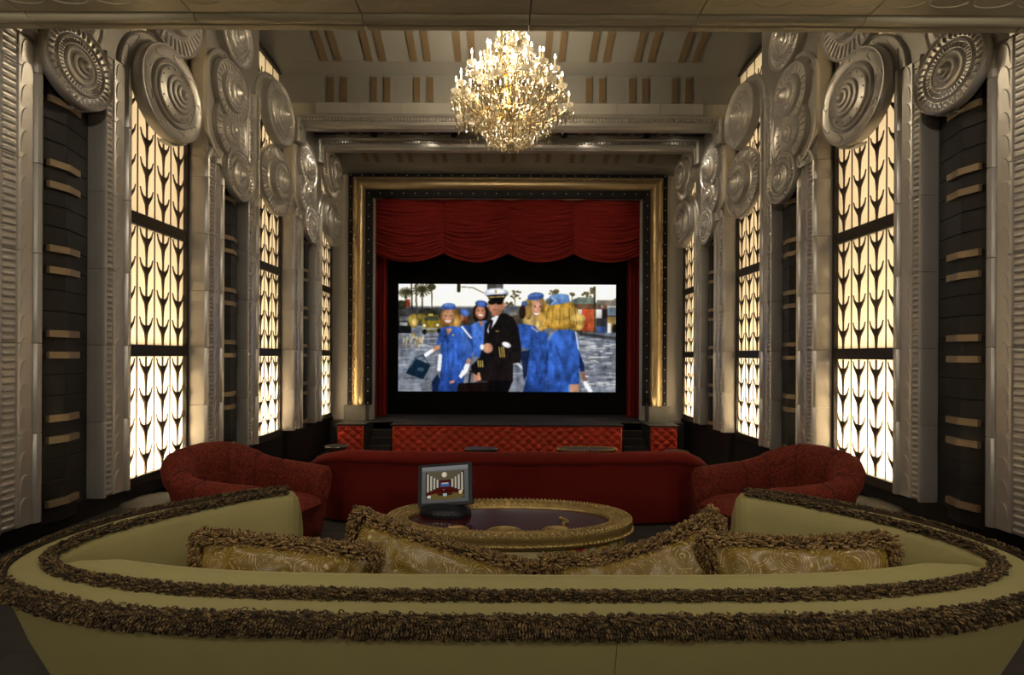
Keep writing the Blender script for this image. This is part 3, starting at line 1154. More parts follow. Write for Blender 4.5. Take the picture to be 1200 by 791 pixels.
# stage floor: three dark blocks with steps between, tufted fronts
DS = 10.9
st = MB()
st.box(-4.2, 4.2, 11.5, 14.3, -.62, .02)
st.box(-2.6, 2.6, DS + .06, 11.5, -.62, .02)
st.box(-3.83, -3.2, DS + .06, 11.5, -.62, .02)
st.box(3.2, 3.83, DS + .06, 11.5, -.62, .02)
stage = st.build('stage', M['stage'])
tag(stage, 'black carpeted stage below the screen', 'stage')
for (xa, xb) in ((-2.62, 2.62), (-3.85, -3.18), (3.18, 3.85)):
    MB().box(xa, xb, DS - .03, DS + .5, .02, .045).build('nosing', M['stage'], stage)


def tufted(x0, x1, name):
    mb = MB()
    nx = int((x1 - x0) / .018)
    nz = 40
    rows = []
    for i in range(nx + 1):
        x = x0 + (x1 - x0) * i / nx
        row = []
        for j in range(nz + 1):
            z = -.61 + .62 * j / nz
            u = (x - x0) / .235
            v = (z + .56) / .19
            hgt = abs(math.sin(PI * (u + v)) * math.sin(PI * (u - v))) ** .42
            e = min(1, (x - x0) / .03, (x1 - x) / .03, (.01 - z) / .02 + .2)
            row.append((x, DS - .05 * hgt * max(e, 0) + .02, z))
        rows.append(row)
    mb.grid(rows)
    p = mb.build(name, M['tuftred'], stage, 179)
    bt = MB()
    n = int((x1 - x0) / .235) + 1
    for i in range(n * 2):
        for j in range(7):
            if (i + j) % 2 == 0:
                x = x0 + i * .1175
                z = -.56 + j * .095
                if x0 + .03 < x < x1 - .03 and z < 0:
                    bt.ball((x, DS + .012, z), .011, 6, 4)
    if bt.v:
        stuff(bt.build('button', M['tuftred'], p, 60))


tufted(-2.58, 2.58, 'tufted_front')
tufted(-3.81, -3.22, 'tufted_front')
tufted(3.22, 3.81, 'tufted_front')
for s in (-1, 1):
    for k in range(4):
        MB().box(*sorted((s * 2.64, s * 3.16)), DS + .05 + k * .2, 11.5, -.615 + k * .155, -.615 + (k + 1) * .155).build('step', M['stage'], stage)

# valance of four swags and the side curtains
val = empty('stage_valance', (0, 12.14, 5.5))
tag(val, 'dark red gathered velvet valance of four swags over the screen', 'curtain')
xs = [-3.33, -1.60, 0.015, 1.65, 3.33]
for i in range(4):
    mb = MB()
    nu, nv = 44, 150
    rows = []
    xa, xb = xs[i], xs[i + 1]
    for j in range(nv + 1):
        v = j / nv
        row = []
        for k in range(nu + 1):
            u = k / nu
            sag = 4 * u * (1 - u)
            z = -(1.36 * v) - sag * .25 * (0.25 + .75 * v)
            f = mnoise.noise(Vector((u * 2.2 + i * 9, v * 30 + 0.0, 3.1 * i))) + .5 * mnoise.noise(Vector((u * 4 + i * 5, v * 70, 7.7)))
            env = .2 + .8 * min(1, (u * (1 - u)) * 12)
            y = -.095 * f * env - .16 * math.sin(PI * u) ** .7 + .03 * math.sin(PI * v)
            row.append((xa + (xb - xa) * u, y, z))
        rows.append(row)
    mb.grid(rows)
    mb.build('swag', M['curtainred'], val, 179)
MB().box(-3.4, 3.4, -.02, .2, -.02, .25).build('pelmet', M['black'], val)
for s, sn in SIDES:
    mb = MB()
    rows = []
    for j in range(2):
        z = (.03, 5.4)[j]
        rows.append([(s * (3.08 + .36 * k / 40), .06 * math.sin(k / 40 * PI * 7) + .02 * math.sin(k), z) for k in range(41)])
    mb.grid(rows)
    o = mb.build('stage_curtain', M['curtainred'], None, 179, loc=(0, 12.5, 0))
    tag(o, f'narrow red velvet curtain hanging at the {sn} of the screen', 'curtain', 'side curtains of the stage')

# ---------------------------------------------------------------- projected picture
class Ras:
    def __init__(s, w, h, ox, oy, sc, ss=2):
        s.W, s.H, s.ss, s.ox, s.oy, s.sc = w, h, ss, ox, oy, sc
        s.a = np.zeros((h * ss, w * ss, 3))
        yy, xx = np.mgrid[0:h * ss, 0:w * ss]
        s.x = (xx + .5) / ss * sc + ox
        s.y = (yy + .5) / ss * sc + oy

    def put(s, m, c, c2=None, amp=0.0):
        if c2 is None:
            v = np.broadcast_to(np.array(c, float), s.a.shape)
        else:
            ys = s.y[m]
            if len(ys) == 0:
                return
            t = ((s.y - ys.min()) / max(1e-6, ys.max() - ys.min()))[..., None]
            v = np.array(c, float) * (1 - t) + np.array(c2, float) * t
        s.a[m] = v[m]

    def ell(s, cx, cy, rx, ry, c, rot=0, c2=None):
        ca, sa = math.cos(R(rot)), math.sin(R(rot))
        dx, dy = s.x - cx, s.y - cy
        u, v = dx * ca + dy * sa, -dx * sa + dy * ca
        q = (u / rx) ** 2 + (v / ry) ** 2
        m = q < 1
        s.put(m, c, c2)
        if min(rx, ry) > 9:                       # round the form: lighter towards the upper left
            sh = 1.06 - .28 * q + .10 * (-(dx / rx) - (dy / ry)) * .5
            s.a[m] = s.a[m] * sh[m][:, None]

    def poly(s, pts, c, c2=None):
        m = np.zeros(s.x.shape, bool)
        n = len(pts)
        for i in range(n):
            x0, y0 = pts[i]
            x1, y1 = pts[(i + 1) % n]
            if y0 == y1:
                continue
            cond = ((s.y >= min(y0, y1)) & (s.y < max(y0, y1)))
            xi = x0 + (s.y - y0) * (x1 - x0) / (y1 - y0)
            m ^= cond & (s.x < xi)
        s.put(m, c, c2)

    def rect(s, x0, y0, x1, y1, c, c2=None):
        s.put((s.x >= x0) & (s.x < x1) & (s.y >= y0) & (s.y < y1), c, c2)

    def line(s, pts, wdt, c):
        for (a, b_) in zip(pts[:-1], pts[1:]):
            dx, dy = b_[0] - a[0], b_[1] - a[1]
            L2 = dx * dx + dy * dy + 1e-9
            t = np.clip(((s.x - a[0]) * dx + (s.y - a[1]) * dy) / L2, 0, 1)
            s.put(np.hypot(s.x - a[0] - t * dx, s.y - a[1] - t * dy) < wdt / 2, c)

    def out(s):
        return s.a.reshape(s.H, s.ss, s.W, s.ss, 3).mean((1, 3))


def picture_obj(name, img, width, height, m, parent, loc=(0, 0, 0)):
    """flat screen in local XZ, facing -Y, one quad per picture cell, colours as a colour attribute"""
    h, w, _ = img.shape
    xs_ = np.linspace(-width / 2, width / 2, w + 1)
    zs_ = np.linspace(height, 0, h + 1)
    V = np.zeros(((h + 1) * (w + 1), 3))
    V[:, 0] = np.tile(xs_, h + 1)
    V[:, 2] = np.repeat(zs_, w + 1)
    I = np.arange(h * w)
    r, c = I // w, I % w
    a = r * (w + 1) + c
    F = np.stack([a + w + 1, a + w + 2, a + 1, a], 1)
    me = bpy.data.meshes.new(name)
    me.from_pydata(V.tolist(), [], F.tolist())
    at = me.color_attributes.new('picture', 'FLOAT_COLOR', 'CORNER')
    lin = img / 255.0
    lin = np.where(lin <= .04045, lin / 12.92, ((lin + .055) / 1.055) ** 2.4).reshape(-1, 3)
    cols = np.ones((h * w, 4, 4), np.float32)
    cols[:, :, :3] = lin[:, None, :]
    at.data.foreach_set('color', cols.ravel())
    me.materials.append(m)
    return link(name, me, parent, loc)


def movie():
    # drawing units: zoomed photograph, 5.65 per pixel, origin at pixel (460,325); frame 40..1480 x 48..755
    r = Ras(320, 157, 40, 48, 1440 / 320)
    r.rect(0, 0, 1500, 800, (255, 250, 236), (252, 236, 205))
    r.rect(0, 195, 1500, 262, (74, 74, 76), (58, 56, 54))
    r.rect(0, 195, 1500, 206, (120, 122, 126))
    r.rect(0, 262, 1500, 330, (60, 54, 46), (70, 66, 62))
    r.rect(0, 320, 1500, 800, (104, 110, 122), (128, 134, 146))
    for k in range(260):                              # sheen and ripples of the wet street
        y = 330 + 420 * random.random()
        x = 40 + 1440 * random.random()
        g = random.choice([(150, 154, 164), (84, 88, 98), (170, 172, 178), (96, 100, 110)])
        r.ell(x, y, 18 + 50 * random.random(), 2 + 2.5 * random.random(), g)
    # palms
    for (x, top, bot) in ((85, 95, 200), (125, 40, 205), (155, 45, 205), (195, 95, 230), (258, 60, 205)):
        r.line([(x, top), (x + 4, bot)], 9, (58, 48, 36))
    for (x, y, q) in ((88, 100, 46), (195, 80, 60), (258, 62, 26)):
        for k in range(16):
            a = PI * 2 * k / 16 + .2
            r.line([(x, y), (x + q * math.cos(a), y + q * .75 * math.sin(a) + 6)], 8, (62, 60, 36))
    r.ell(60, 185, 40, 30, (56, 54, 32)); r.ell(230, 240, 60, 30, (50, 48, 36))
    r.rect(92, 150, 116, 200, (150, 60, 36))
    r.line([(438, 48), (438, 92)], 22, (50, 46, 38)); r.line([(455, 66), (530, 70), (610, 108)], 6, (120, 116, 104))
    r.rect(628, 48, 732, 120, (92, 90, 84))
    # cars
    r.rect(40, 265, 125, 365, (36, 36, 36)); r.rect(46, 262, 110, 290, (110, 112, 112)); r.rect(40, 330, 125, 372, (20, 20, 20))
    r.rect(48, 300, 100, 322, (150, 150, 148))
    r.ell(140, 290, 34, 46, (170, 142, 62)); r.ell(145, 300, 18, 24, (230, 200, 120))
    r.ell(190, 265, 36, 24, (110, 96, 44))
    r.poly([(195, 300), (215, 255), (300, 252), (320, 300), (322, 360), (200, 366)], (150, 128, 34), (110, 90, 30))
    r.poly([(216, 262), (298, 258), (308, 288), (208, 290)], (70, 72, 56)); r.rect(238, 244, 270, 256, (220, 196, 90))
    r.rect(200, 335, 322, 352, (150, 150, 140)); r.ell(212, 322, 10, 10, (235, 230, 210)); r.ell(300, 318, 10, 10, (235, 230, 210))
    r.ell(212, 362, 14, 18, (24, 24, 24)); r.ell(310, 356, 14, 16, (24, 24, 24))
    for k in range(30):
        r.ell(70 + 150 * random.random(), 370 + 90 * random.random(), 5, 14, random.choice([(190, 176, 140), (160, 130, 80)]))
    # right-hand background: kiosk, crowd, trees, van  (second zoom, +734)
    Q = 734
    for (x, y, rx, ry) in ((75, 115, 40, 28), (340, 98, 40, 18), (455, 115, 16, 10), (560, 110, 40, 16), (40, 180, 26, 14), (735, 165, 18, 30)):
        for k in range(12):
            r.ell(Q + x + rx * random.uniform(-.9, .9), y + ry * random.uniform(-.9, .9), 9, 7, random.choice([(96, 90, 62), (120, 108, 76), (84, 78, 54)]))
        r.line([(Q + x, y), (Q + x + 3, 190)], 5, (92, 82, 64))
    r.rect(Q + 620, 150, Q + 760, 190, (120, 112, 100)); r.rect(Q + 0, 190, Q + 110, 240, (90, 94, 100))
    r.ell(Q + 90, 260, 60, 46, (120, 118, 108)); r.rect(Q + 60, 250, Q + 130, 310, (74, 66, 50))
    r.poly([(Q + 450, 150), (Q + 500, 130), (Q + 600, 132), (Q + 622, 175), (Q + 450, 175)], (112, 124, 110))
    r.rect(Q + 460, 175, Q + 620, 362, (104, 84, 64)); r.rect(Q + 598, 60, Q + 612, 362, (66, 58, 44)); r.rect(Q + 572, 66, Q + 606, 112, (90, 82, 56))
    for (x, w_, c) in ((505, 20, (214, 206, 190)), (545, 24, (206, 78, 50)), (580, 22, (196, 90, 50)), (635, 22, (226, 224, 218)), (675, 22, (44, 36, 34))):
        r.ell(Q + x, 195, 12, 16, (120, 76, 50)); r.rect(Q + x - w_, 210, Q + x + w_, 355 if c[0] > 190 and c[1] < 100 else 270, c, tuple(int(v * .8) for v in c))
        if not (c[0] > 190 and c[1] < 100):
            r.rect(Q + x - w_ + 4, 268, Q + x + w_ - 4, 360, (52, 50, 54))
    r.rect(Q + 618, 322, Q + 680, 366, (58, 78, 130))
    r.rect(Q + 690, 200, Q + 760, 250, (104, 118, 132)); r.rect(Q + 690, 258, Q + 760, 340, (150, 124, 70)); r.ell(Q + 735, 335, 14, 30, (26, 24, 22)); r.rect(Q + 690, 300, Q + 712, 366, (226, 222, 214))
    r.poly([(Q + 500, 362), (Q + 760, 392), (Q + 760, 414), (Q + 500, 380)], (62, 60, 62))
    for k in range(70):
        r.ell(Q + 500 + 260 * random.random(), 420 + 330 * random.random(), 10 + 40 * random.random(), 2 + 4 * random.random(), random.choice([(176, 176, 180), (206, 206, 206), (96, 96, 104)]))
    r.line([(Q + 40, 520), (Q + 130, 600)], 14, (214, 214, 216))
    BL, BD, BH, SK, SKd = (52, 92, 176), (34, 62, 130), (78, 120, 200), (204, 146, 112), (160, 100, 70)
    # far woman in the second rank
    r.ell(478, 262, 30, 46, (110, 58, 32)); r.ell(462, 262, 16, 30, (170, 110, 78)); r.ell(480, 236, 34, 24, (76, 104, 170), 20)
    r.poly([(440, 320), (520, 318), (560, 420), (520, 520), (440, 520)], BL, BD); r.line([(462, 330), (520, 400)], 14, (226, 226, 230))
    # second woman
    r.ell(585, 240, 52, 72, (44, 26, 20)); r.ell(582, 232, 34, 48, (192, 132, 100)); r.ell(584, 252, 16, 6, (240, 226, 214)); r.ell(590, 176, 42, 22, (70, 98, 166), 8)
    r.ell(570, 222, 5, 3, (40, 24, 20)); r.ell(596, 222, 5, 3, (40, 24, 20))
    r.poly([(522, 318), (566, 290), (620, 285), (640, 330), (620, 530), (540, 525)], BH, BL); r.poly([(566, 290), (590, 330), (606, 290)], (190, 130, 100))
    # first woman, front left
    r.ell(384, 268, 66, 74, (150, 108, 54)); r.ell(350, 290, 34, 56, (128, 88, 40)); r.ell(424, 290, 30, 48, (176, 134, 70))
    r.ell(370, 262, 37, 50, SK); r.ell(368, 290, 20, 8, (246, 232, 222)); r.ell(368, 284, 20, 5, SK)
    r.ell(354, 256, 6, 4, (60, 44, 40)); r.ell(386, 256, 6, 4, (60, 44, 40)); r.line([(370, 260), (368, 274)], 5, (176, 116, 86))
    r.ell(372, 196, 46, 20, (60, 90, 160)); r.ell(374, 186, 42, 14, (96, 130, 196)); r.poly([(328, 200), (418, 200), (420, 214), (326, 214)], (54, 84, 154))
    r.poly([(318, 342), (352, 326), (420, 326), (470, 345), (486, 430), (490, 620), (318, 626), (322, 440)], BL, BL)
    r.poly([(322, 618), (480, 615), (472, 720), (430, 756), (304, 756)], (44, 82, 166), BD)
    r.poly([(318, 342), (340, 400), (300, 468), (290, 446)], BL); r.line([(304, 462), (262, 488)], 26, SK); r.line([(264, 486), (222, 515)], 24, (236, 236, 238))
    r.poly([(455, 340), (500, 390), (532, 470), (526, 545), (486, 548), (470, 450)], BH, BL); r.line([(506, 548), (500, 575)], 26, SK); r.poly([(486, 570), (516, 575), (500, 622), (456, 670), (440, 655)], (238, 238, 240))
    r.poly([(350, 340), (362, 394), (398, 340)], (196, 140, 110)); r.line([(352, 342), (364, 396)], 5, BD); r.line([(366, 400), (372, 620)], 4, BD)
    r.line([(330, 420), (450, 430)], 4, BD); r.ell(402, 382, 7, 5, (210, 190, 120))
    for (x0, y0, x1, y1) in ((340, 460, 348, 610), (430, 440, 440, 600), (460, 470, 470, 610), (400, 450, 410, 560)):
        r.line([(x0, y0), (x1, y1)], 5, (40, 76, 156))
    r.line([(318, 520), (310, 610)], 26, (232, 232, 236)); r.ell(398, 692, 18, 10, (220, 150, 130), -20)
    r.poly([(150, 535), (256, 580), (206, 676), (90, 636)], (20, 44, 66), (16, 34, 50)); r.line([(150, 535), (206, 516), (236, 570)], 6, (30, 50, 70)); r.line([(120, 600), (152, 542)], 5, (80, 104, 124)); r.ell(190, 610, 24, 14, (60, 84, 104))
    r.poly([(262, 690), (300, 640), (318, 680), (304, 756), (266, 756)], (24, 42, 84))
    # man in the dark uniform
    r.poly([(612, 310), (680, 250), (742, 238), (800, 262), (834, 330), (856, 480), (850, 560), (800, 570), (800, 690), (560, 690), (560, 600), (604, 440)], (26, 22, 22), (30, 22, 22))
    r.poly([(640, 680), (800, 680), (770, 756), (640, 756)], (14, 12, 14))
    r.poly([(658, 268), (718, 238), (694, 286), (634, 372), (628, 350)], (228, 228, 234)); r.poly([(652, 282), (668, 286), (660, 330), (640, 376), (636, 340)], (22, 22, 26))
    r.ell(686, 186, 54, 60, (196, 136, 104)); r.ell(738, 188, 10, 20, (180, 118, 88)); r.rect(654, 225, 712, 254, (170, 112, 84))
    r.ell(660, 166, 28, 16, (24, 18, 16)); r.ell(706, 166, 26, 15, (24, 18, 16)); r.line([(640, 158), (740, 156)], 6, (30, 22, 20)); r.line([(686, 172), (680, 198)], 6, (166, 108, 80)); r.ell(680, 214, 18, 4, (150, 80, 70)); r.ell(690, 238, 30, 8, (180, 120, 90))
    r.ell(688, 108, 80, 36, (206, 212, 226)); r.ell(690, 96, 72, 22, (236, 240, 248)); r.poly([(624, 120), (756, 112), (742, 146), (640, 150)], (28, 24, 26)); r.line([(636, 134), (740, 128)], 6, (214, 180, 90)); r.poly([(630, 146), (744, 140), (730, 158), (660, 154)], (16, 14, 16)); r.ell(684, 96, 8, 11, (206, 172, 84))
    r.line([(712, 252), (640, 410)], 9, (16, 13, 13)); r.ell(694, 356, 14, 4, (190, 160, 90))
    r.line([(640, 520), (560, 600)], 74, (22, 19, 20)); r.ell(632, 468, 34, 34, (206, 150, 118)); r.line([(606, 460), (660, 462)], 4, (160, 104, 78)); r.line([(608, 476), (656, 478)], 4, (160, 104, 78))
    r.ell(595, 462, 14, 20, (232, 232, 236))
    for k in range(3):
        r.line([(708 + k * 14, 462), (716 + k * 14, 525)], 7, (214, 180, 84)); r.line([(568 + k * 14, 552), (572 + k * 14, 592)], 7, (214, 184, 96))
    r.poly([(540, 640), (580, 626), (590, 680), (540, 690)], (200, 142, 110)); r.poly([(440, 700), (640, 690), (640, 756), (430, 756)], (26, 16, 14)); r.line([(510, 690), (520, 620), (560, 640)], 12, (40, 26, 24))
    r.ell(756, 446, 32, 18, (240, 240, 242), 20)
    # third woman, facing
    r.ell(Q + 220, 230, 74, 116, (190, 150, 84)); r.ell(Q + 170, 275, 44, 60, (206, 172, 106)); r.ell(Q + 165, 210, 30, 70, (176, 138, 74))
    r.ell(Q + 227, 205, 41, 58, (218, 160, 126)); r.ell(Q + 226, 240, 22, 9, (250, 240, 232)); r.ell(Q + 226, 233, 22, 5, (218, 160, 126))
    r.ell(Q + 210, 194, 7, 4, (66, 50, 46)); r.ell(Q + 246, 194, 7, 4, (66, 50, 46)); r.line([(Q + 228, 198), (Q + 226, 218)], 5, (190, 130, 100))
    r.ell(Q + 215, 126, 54, 26, (88, 118, 184), -6); r.poly([(Q + 162, 132), (Q + 266, 118), (Q + 268, 134), (Q + 164, 152)], (60, 88, 154))
    r.ell(Q + 140, 176, 20, 20, (80, 104, 160)); r.ell(Q + 126, 230, 22, 46, (52, 34, 26))
    r.poly([(Q + 96, 310), (Q + 150, 310), (Q + 250, 330), (Q + 300, 380), (Q + 290, 645), (Q + 165, 640), (Q + 170, 480), (Q + 120, 460)], BL, (48, 86, 168))
    r.poly([(Q + 112, 490), (Q + 176, 480), (Q + 160, 640), (Q + 140, 680)], (26, 38, 70))
    r.poly([(Q + 160, 638), (Q + 286, 642), (Q + 286, 756), (Q + 134, 756)], (50, 92, 182), BD); r.line([(Q + 214, 370), (Q + 222, 640)], 4, BD)
    for k in range(5):
        r.ell(Q + 198, 408 + k * 45, 5, 5, (38, 66, 130))
    r.line([(Q + 188, 330), (Q + 230, 360)], 6, (226, 190, 170))
    # fourth woman, from behind
    r.poly([(Q + 500, 480), (Q + 540, 580), (Q + 540, 640), (Q + 510, 620)], (26, 40, 84)); r.line([(Q + 528, 630), (Q + 545, 690)], 24, (150, 100, 76)); r.line([(Q + 545, 695), (Q + 580, 750)], 28, (236, 238, 246))
    r.poly([(Q + 290, 440), (Q + 330, 370), (Q + 400, 330), (Q + 470, 340), (Q + 500, 420), (Q + 506, 560), (Q + 506, 700), (Q + 436, 706), (Q + 436, 756), (Q + 290, 756)], (58, 102, 190), (46, 84, 166))
    r.line([(Q + 350, 450), (Q + 440, 700)], 5, (34, 66, 140)); r.line([(Q + 300, 440), (Q + 390, 480)], 5, (40, 74, 150)); r.line([(Q + 290, 480), (Q + 292, 756)], 5, (30, 52, 110)); r.line([(Q + 480, 360), (Q + 500, 470)], 10, (204, 214, 236))
    r.rect(Q + 450, 702, Q + 504, 756, (196, 142, 112))
    r.ell(Q + 370, 235, 122, 96, (196, 150, 56), 0, (170, 122, 40)); r.ell(Q + 262, 290, 44, 60, (222, 174, 84)); r.ell(Q + 480, 300, 62, 52, (208, 162, 66)); r.ell(Q + 500, 270, 46, 30, (232, 196, 110)); r.ell(Q + 380, 310, 110, 36, (186, 140, 52)); r.ell(Q + 505, 325, 24, 26, (222, 180, 92)); r.ell(Q + 250, 335, 24, 22, (220, 176, 90)); r.ell(Q + 232, 310, 18, 30, (236, 200, 120))
    for k in range(26):
        x = Q + 290 + k * 8
        r.line([(x, 190 + random.random() * 20), (x + (k - 13) * 1.5, 300 + random.random() * 20)], 4, random.choice([(226, 190, 100), (154, 112, 40), (210, 168, 76)]))
    r.poly([(Q + 278, 150), (Q + 320, 116), (Q + 380, 106), (Q + 432, 114), (Q + 444, 162), (Q + 380, 176), (Q + 300, 186)], (120, 158, 204), (84, 120, 180)); r.line([(Q + 318, 132), (Q + 346, 154), (Q + 318, 182)], 5, (214, 226, 240)); r.ell(Q + 300, 158, 20, 16, (92, 100, 96))
    im = r.out()
    p = np.pad(im, ((1, 1), (1, 1), (0, 0)), 'edge')
    bl = (p[:-2, 1:-1] + p[2:, 1:-1] + p[1:-1, :-2] + p[1:-1, 2:] + 2 * p[1:-1, 1:-1]) / 6
    h, w = im.shape[:2]

    def smooth(kx, ky):
        g = rng.normal(0, 1, (h // ky + 3, w // kx + 3))
        yy = np.arange(h) / ky
        xx = np.arange(w) / kx
        y0, x0 = yy.astype(int), xx.astype(int)
        fy, fx = (yy - y0)[:, None], (xx - x0)[None, :]
        fy, fx = fy * fy * (3 - 2 * fy), fx * fx * (3 - 2 * fx)
        a, b_ = g[y0][:, x0], g[y0][:, x0 + 1]
        c, d = g[y0 + 1][:, x0], g[y0 + 1][:, x0 + 1]
        return (a * (1 - fx) + b_ * fx) * (1 - fy) + (c * (1 - fx) + d * fx) * fy
    lum = bl.mean(2, keepdims=True) / 255
    cloth = np.clip((1.0 - lum) * 1.6, .1, 1)     # folds and texture, hardly any in the bright sky
    tex = .13 * smooth(7, 15) + .10 * smooth(4, 6) + .05 * smooth(2, 2)
    out = bl * (1 + tex[..., None] * cloth)
    out = out * (.80 + .28 * lum ** .5)
    return np.clip(out, 0, 255)


M['movie'] = vcol_mat('projected_picture', 0.95)
scr = empty('projection_screen', (0, 13.0, .63))
tag(scr, 'wide screen showing people in blue uniforms around a man in black', 'screen')
picture_obj('picture', movie(), 5.81, 2.87, M['movie'], scr)
MB().box(-3.6, 3.6, .02, .06, -.6, 4.9).build('masking', M['screenblack'], scr)

# ---------------------------------------------------------------- chandelier
CH = Vector((0.0, 7.05, 0))
ch = empty('chandelier', (CH.x, CH.y, 0))
tag(ch, 'large tiered crystal chandelier with lit candle lamps hanging from the ceiling', 'chandelier')
MB().tube([(0, 0, 6.5), (0, 0, 7.40)], .012, 6).build('chain', M['brass'], ch)
MB().lathe([(.001, 7.42), (.12, 7.42), (.11, 7.37), (.05, 7.33), (.02, 7.30)], 20, axis='Z').build('canopy', M['brass'], ch, 40)
MB().lathe([(.015, 6.5), (.05, 6.42), (.03, 6.3), (.06, 6.18), (.10, 6.1), (.05, 6.0), (.04, 5.8), (.10, 5.7), (.13, 5.6), (.06, 5.5), (.05, 5.3), (.12, 5.2), (.16, 5.08), (.10, 4.98), (.05, 4.9), (.04, 4.7), (.001, 4.66)], 20, axis='Z').build('stem', M['brass'], ch, 60)
bob_me = MB().lathe([(.02, -.02), (.045, -.01), (.065, .012), (.073, .03), (.069, .028), (.05, .01), (.015, .0)], 14, axis='Z').mesh('drip_dish', M['dish'], 20)
can_me = MB().lathe([(.013, 0), (.013, .15), (.006, .152)], 8, axis='Z').mesh('candle', M['candle'], 40)
blb_me = MB().lathe([(.005, .15), (.012, .165), (.013, .18), (.008, .2), (.002, .222)], 8, axis='Z').mesh('bulb', M['bulb'], 60)
tiers = [(14, .84, 5.22, 5.08, 0), (12, .72, 5.50, 5.25, .2), (12, .60, 5.33, 5.1, .1), (10, .48, 5.72, 5.5, .3), (8, .30, 5.92, 5.7, .1), (5, .17, 6.14, 6.0, .4)]
cry = MB()
ends = []
for (n, r, zc, zs, ph) in tiers:
    me = None
    for k in range(n):
        a = 2 * PI * (k + ph) / n
        jz = (.06 if k % 2 else -.03) if n > 10 else 0
        rr = r * (1 if k % 2 == 0 else .93)
        pts = []
        for q in range(9):
            t = q / 8
            rad = .05 + (rr - .05) * t
            z = zs + (zc + jz - zs) * t ** 2.2 - .17 * math.sin(PI * t) * (1 - t * .3)
            pts.append((rad * math.cos(a), rad * math.sin(a), z))
        ex, ey, ez = pts[-1]
        pts.append((ex, ey, ez + .02))
        arm = MB().tube(pts, .009, 5).build('arm', M['brass'], ch, 60)
        for nm, mm in (('drip_dish', bob_me), ('candle', can_me), ('bulb', blb_me)):
            link(nm, mm, arm, (ex, ey, ez + .02))
        ends.append((ex, ey, ez, a, r))
        for j in range(10):
            b_ = 2 * PI * j / 10
            L = .035 + .02 * (j % 2)
            cry.octa((ex + .08 * math.cos(b_), ey + .08 * math.sin(b_), ez - .03), .011, .016)
            cry.octa((ex + .08 * math.cos(b_), ey + .08 * math.sin(b_), ez - .085 - L * .4), .014, L)
        cry.octa((ex, ey, ez - .12), .022, .055)
        for q in range(1, 9):
            px, py, pz = pts[q]
            cry.octa((px, py, pz - .06), .012, .03)
            if q % 2:
                cry.octa((px, py, pz - .13), .016, .04)
    # garlands between neighbouring arms of a tier
    for k in range(n):
        e0, e1 = ends[-n + k], ends[-n + (k + 1) % n]
        for q in range(1, 13):
            t = q / 13
            x = e0[0] + (e1[0] - e0[0]) * t
            y = e0[1] + (e1[1] - e0[1]) * t
            z = e0[2] + (e1[2] - e0[2]) * t - .28 * r * 4 * t * (1 - t) * .9
            cry.octa((x, y, z), .010, .013, .5)
        x, y = (e0[0] + e1[0]) / 2, (e0[1] + e1[1]) / 2
        cry.octa((x, y, min(e0[2], e1[2]) - .25 * r - .06), .02, .05)
# strings from the crown outwards and the hanging basket
for k in range(24):
    a = 2 * PI * k / 24
    for q in range(16):
        t = q / 15
        r = .09 + .36 * t ** 1.6
        z = 6.42 - 1.0 * t + .0 * t
        cry.octa((r * math.cos(a), r * math.sin(a), z), .011, .015, .5)
for (r, z, n, L) in ((.50, 5.06, 40, .06), (.47, 4.94, 40, .06), (.42, 4.84, 36, .06), (.35, 4.76, 30, .06), (.26, 4.70, 24, .055), (.15, 4.66, 14, .05), (.04, 4.63, 4, .06),
                     (.56, 5.14, 30, .05), (.30, 5.0, 20, .07), (.62, 5.0, 20, .06), (.68, 5.02, 28, .07), (.36, 5.3, 20, .06), (.22, 5.5, 16, .06), (.14, 6.3, 16, .05), (.2, 6.2, 18, .05), (.25, 6.4, 14, .04)):
    for k in range(n):
        a = 2 * PI * (k + random.random() * .3) / n
        cry.octa((r * math.cos(a), r * math.sin(a), z + random.uniform(-.01, .01)), .017, L)
        cry.octa((r * math.cos(a), r * math.sin(a), z + .075), .011, .016, .5)
for k in range(40):
    a = 2 * PI * k / 40
    for q in range(10):
        t = q / 9
        r = .10 + .42 * math.sin(t * PI / 2)
        cry.octa((r * math.cos(a), r * math.sin(a), 4.66 + .42 * (1 - math.cos(t * PI / 2))), .012, .02, .5)
stuff(cry.build('crystal_drops', M['crystal'], ch, fix=False))
for k in range(7):
    a = 2 * PI * k / 7
    r = .55 if k < 6 else 0
    lamp('POINT', 'candle_light', (r * math.cos(a), r * math.sin(a), 5.62 if k < 6 else 6.2), 36, (1.0, .84, .60), None, .12, parent=ch)

for (zz, e) in ((4.86, 22), (5.35, 20)):
    lamp('POINT', 'basket_light', (0, 0, zz), e, (1.0, .84, .60), None, .15, parent=ch)

# ---------------------------------------------------------------- fringe maker
def frame_path(path, closed=False):
    P = np.array(path)
    L = len(P)
    if closed:
        T = np.roll(P, -1, 0) - np.roll(P, 1, 0)
    else:
        T = np.gradient(P, axis=0)
    T /= np.linalg.norm(T, axis=1)[:, None]
    return P, T


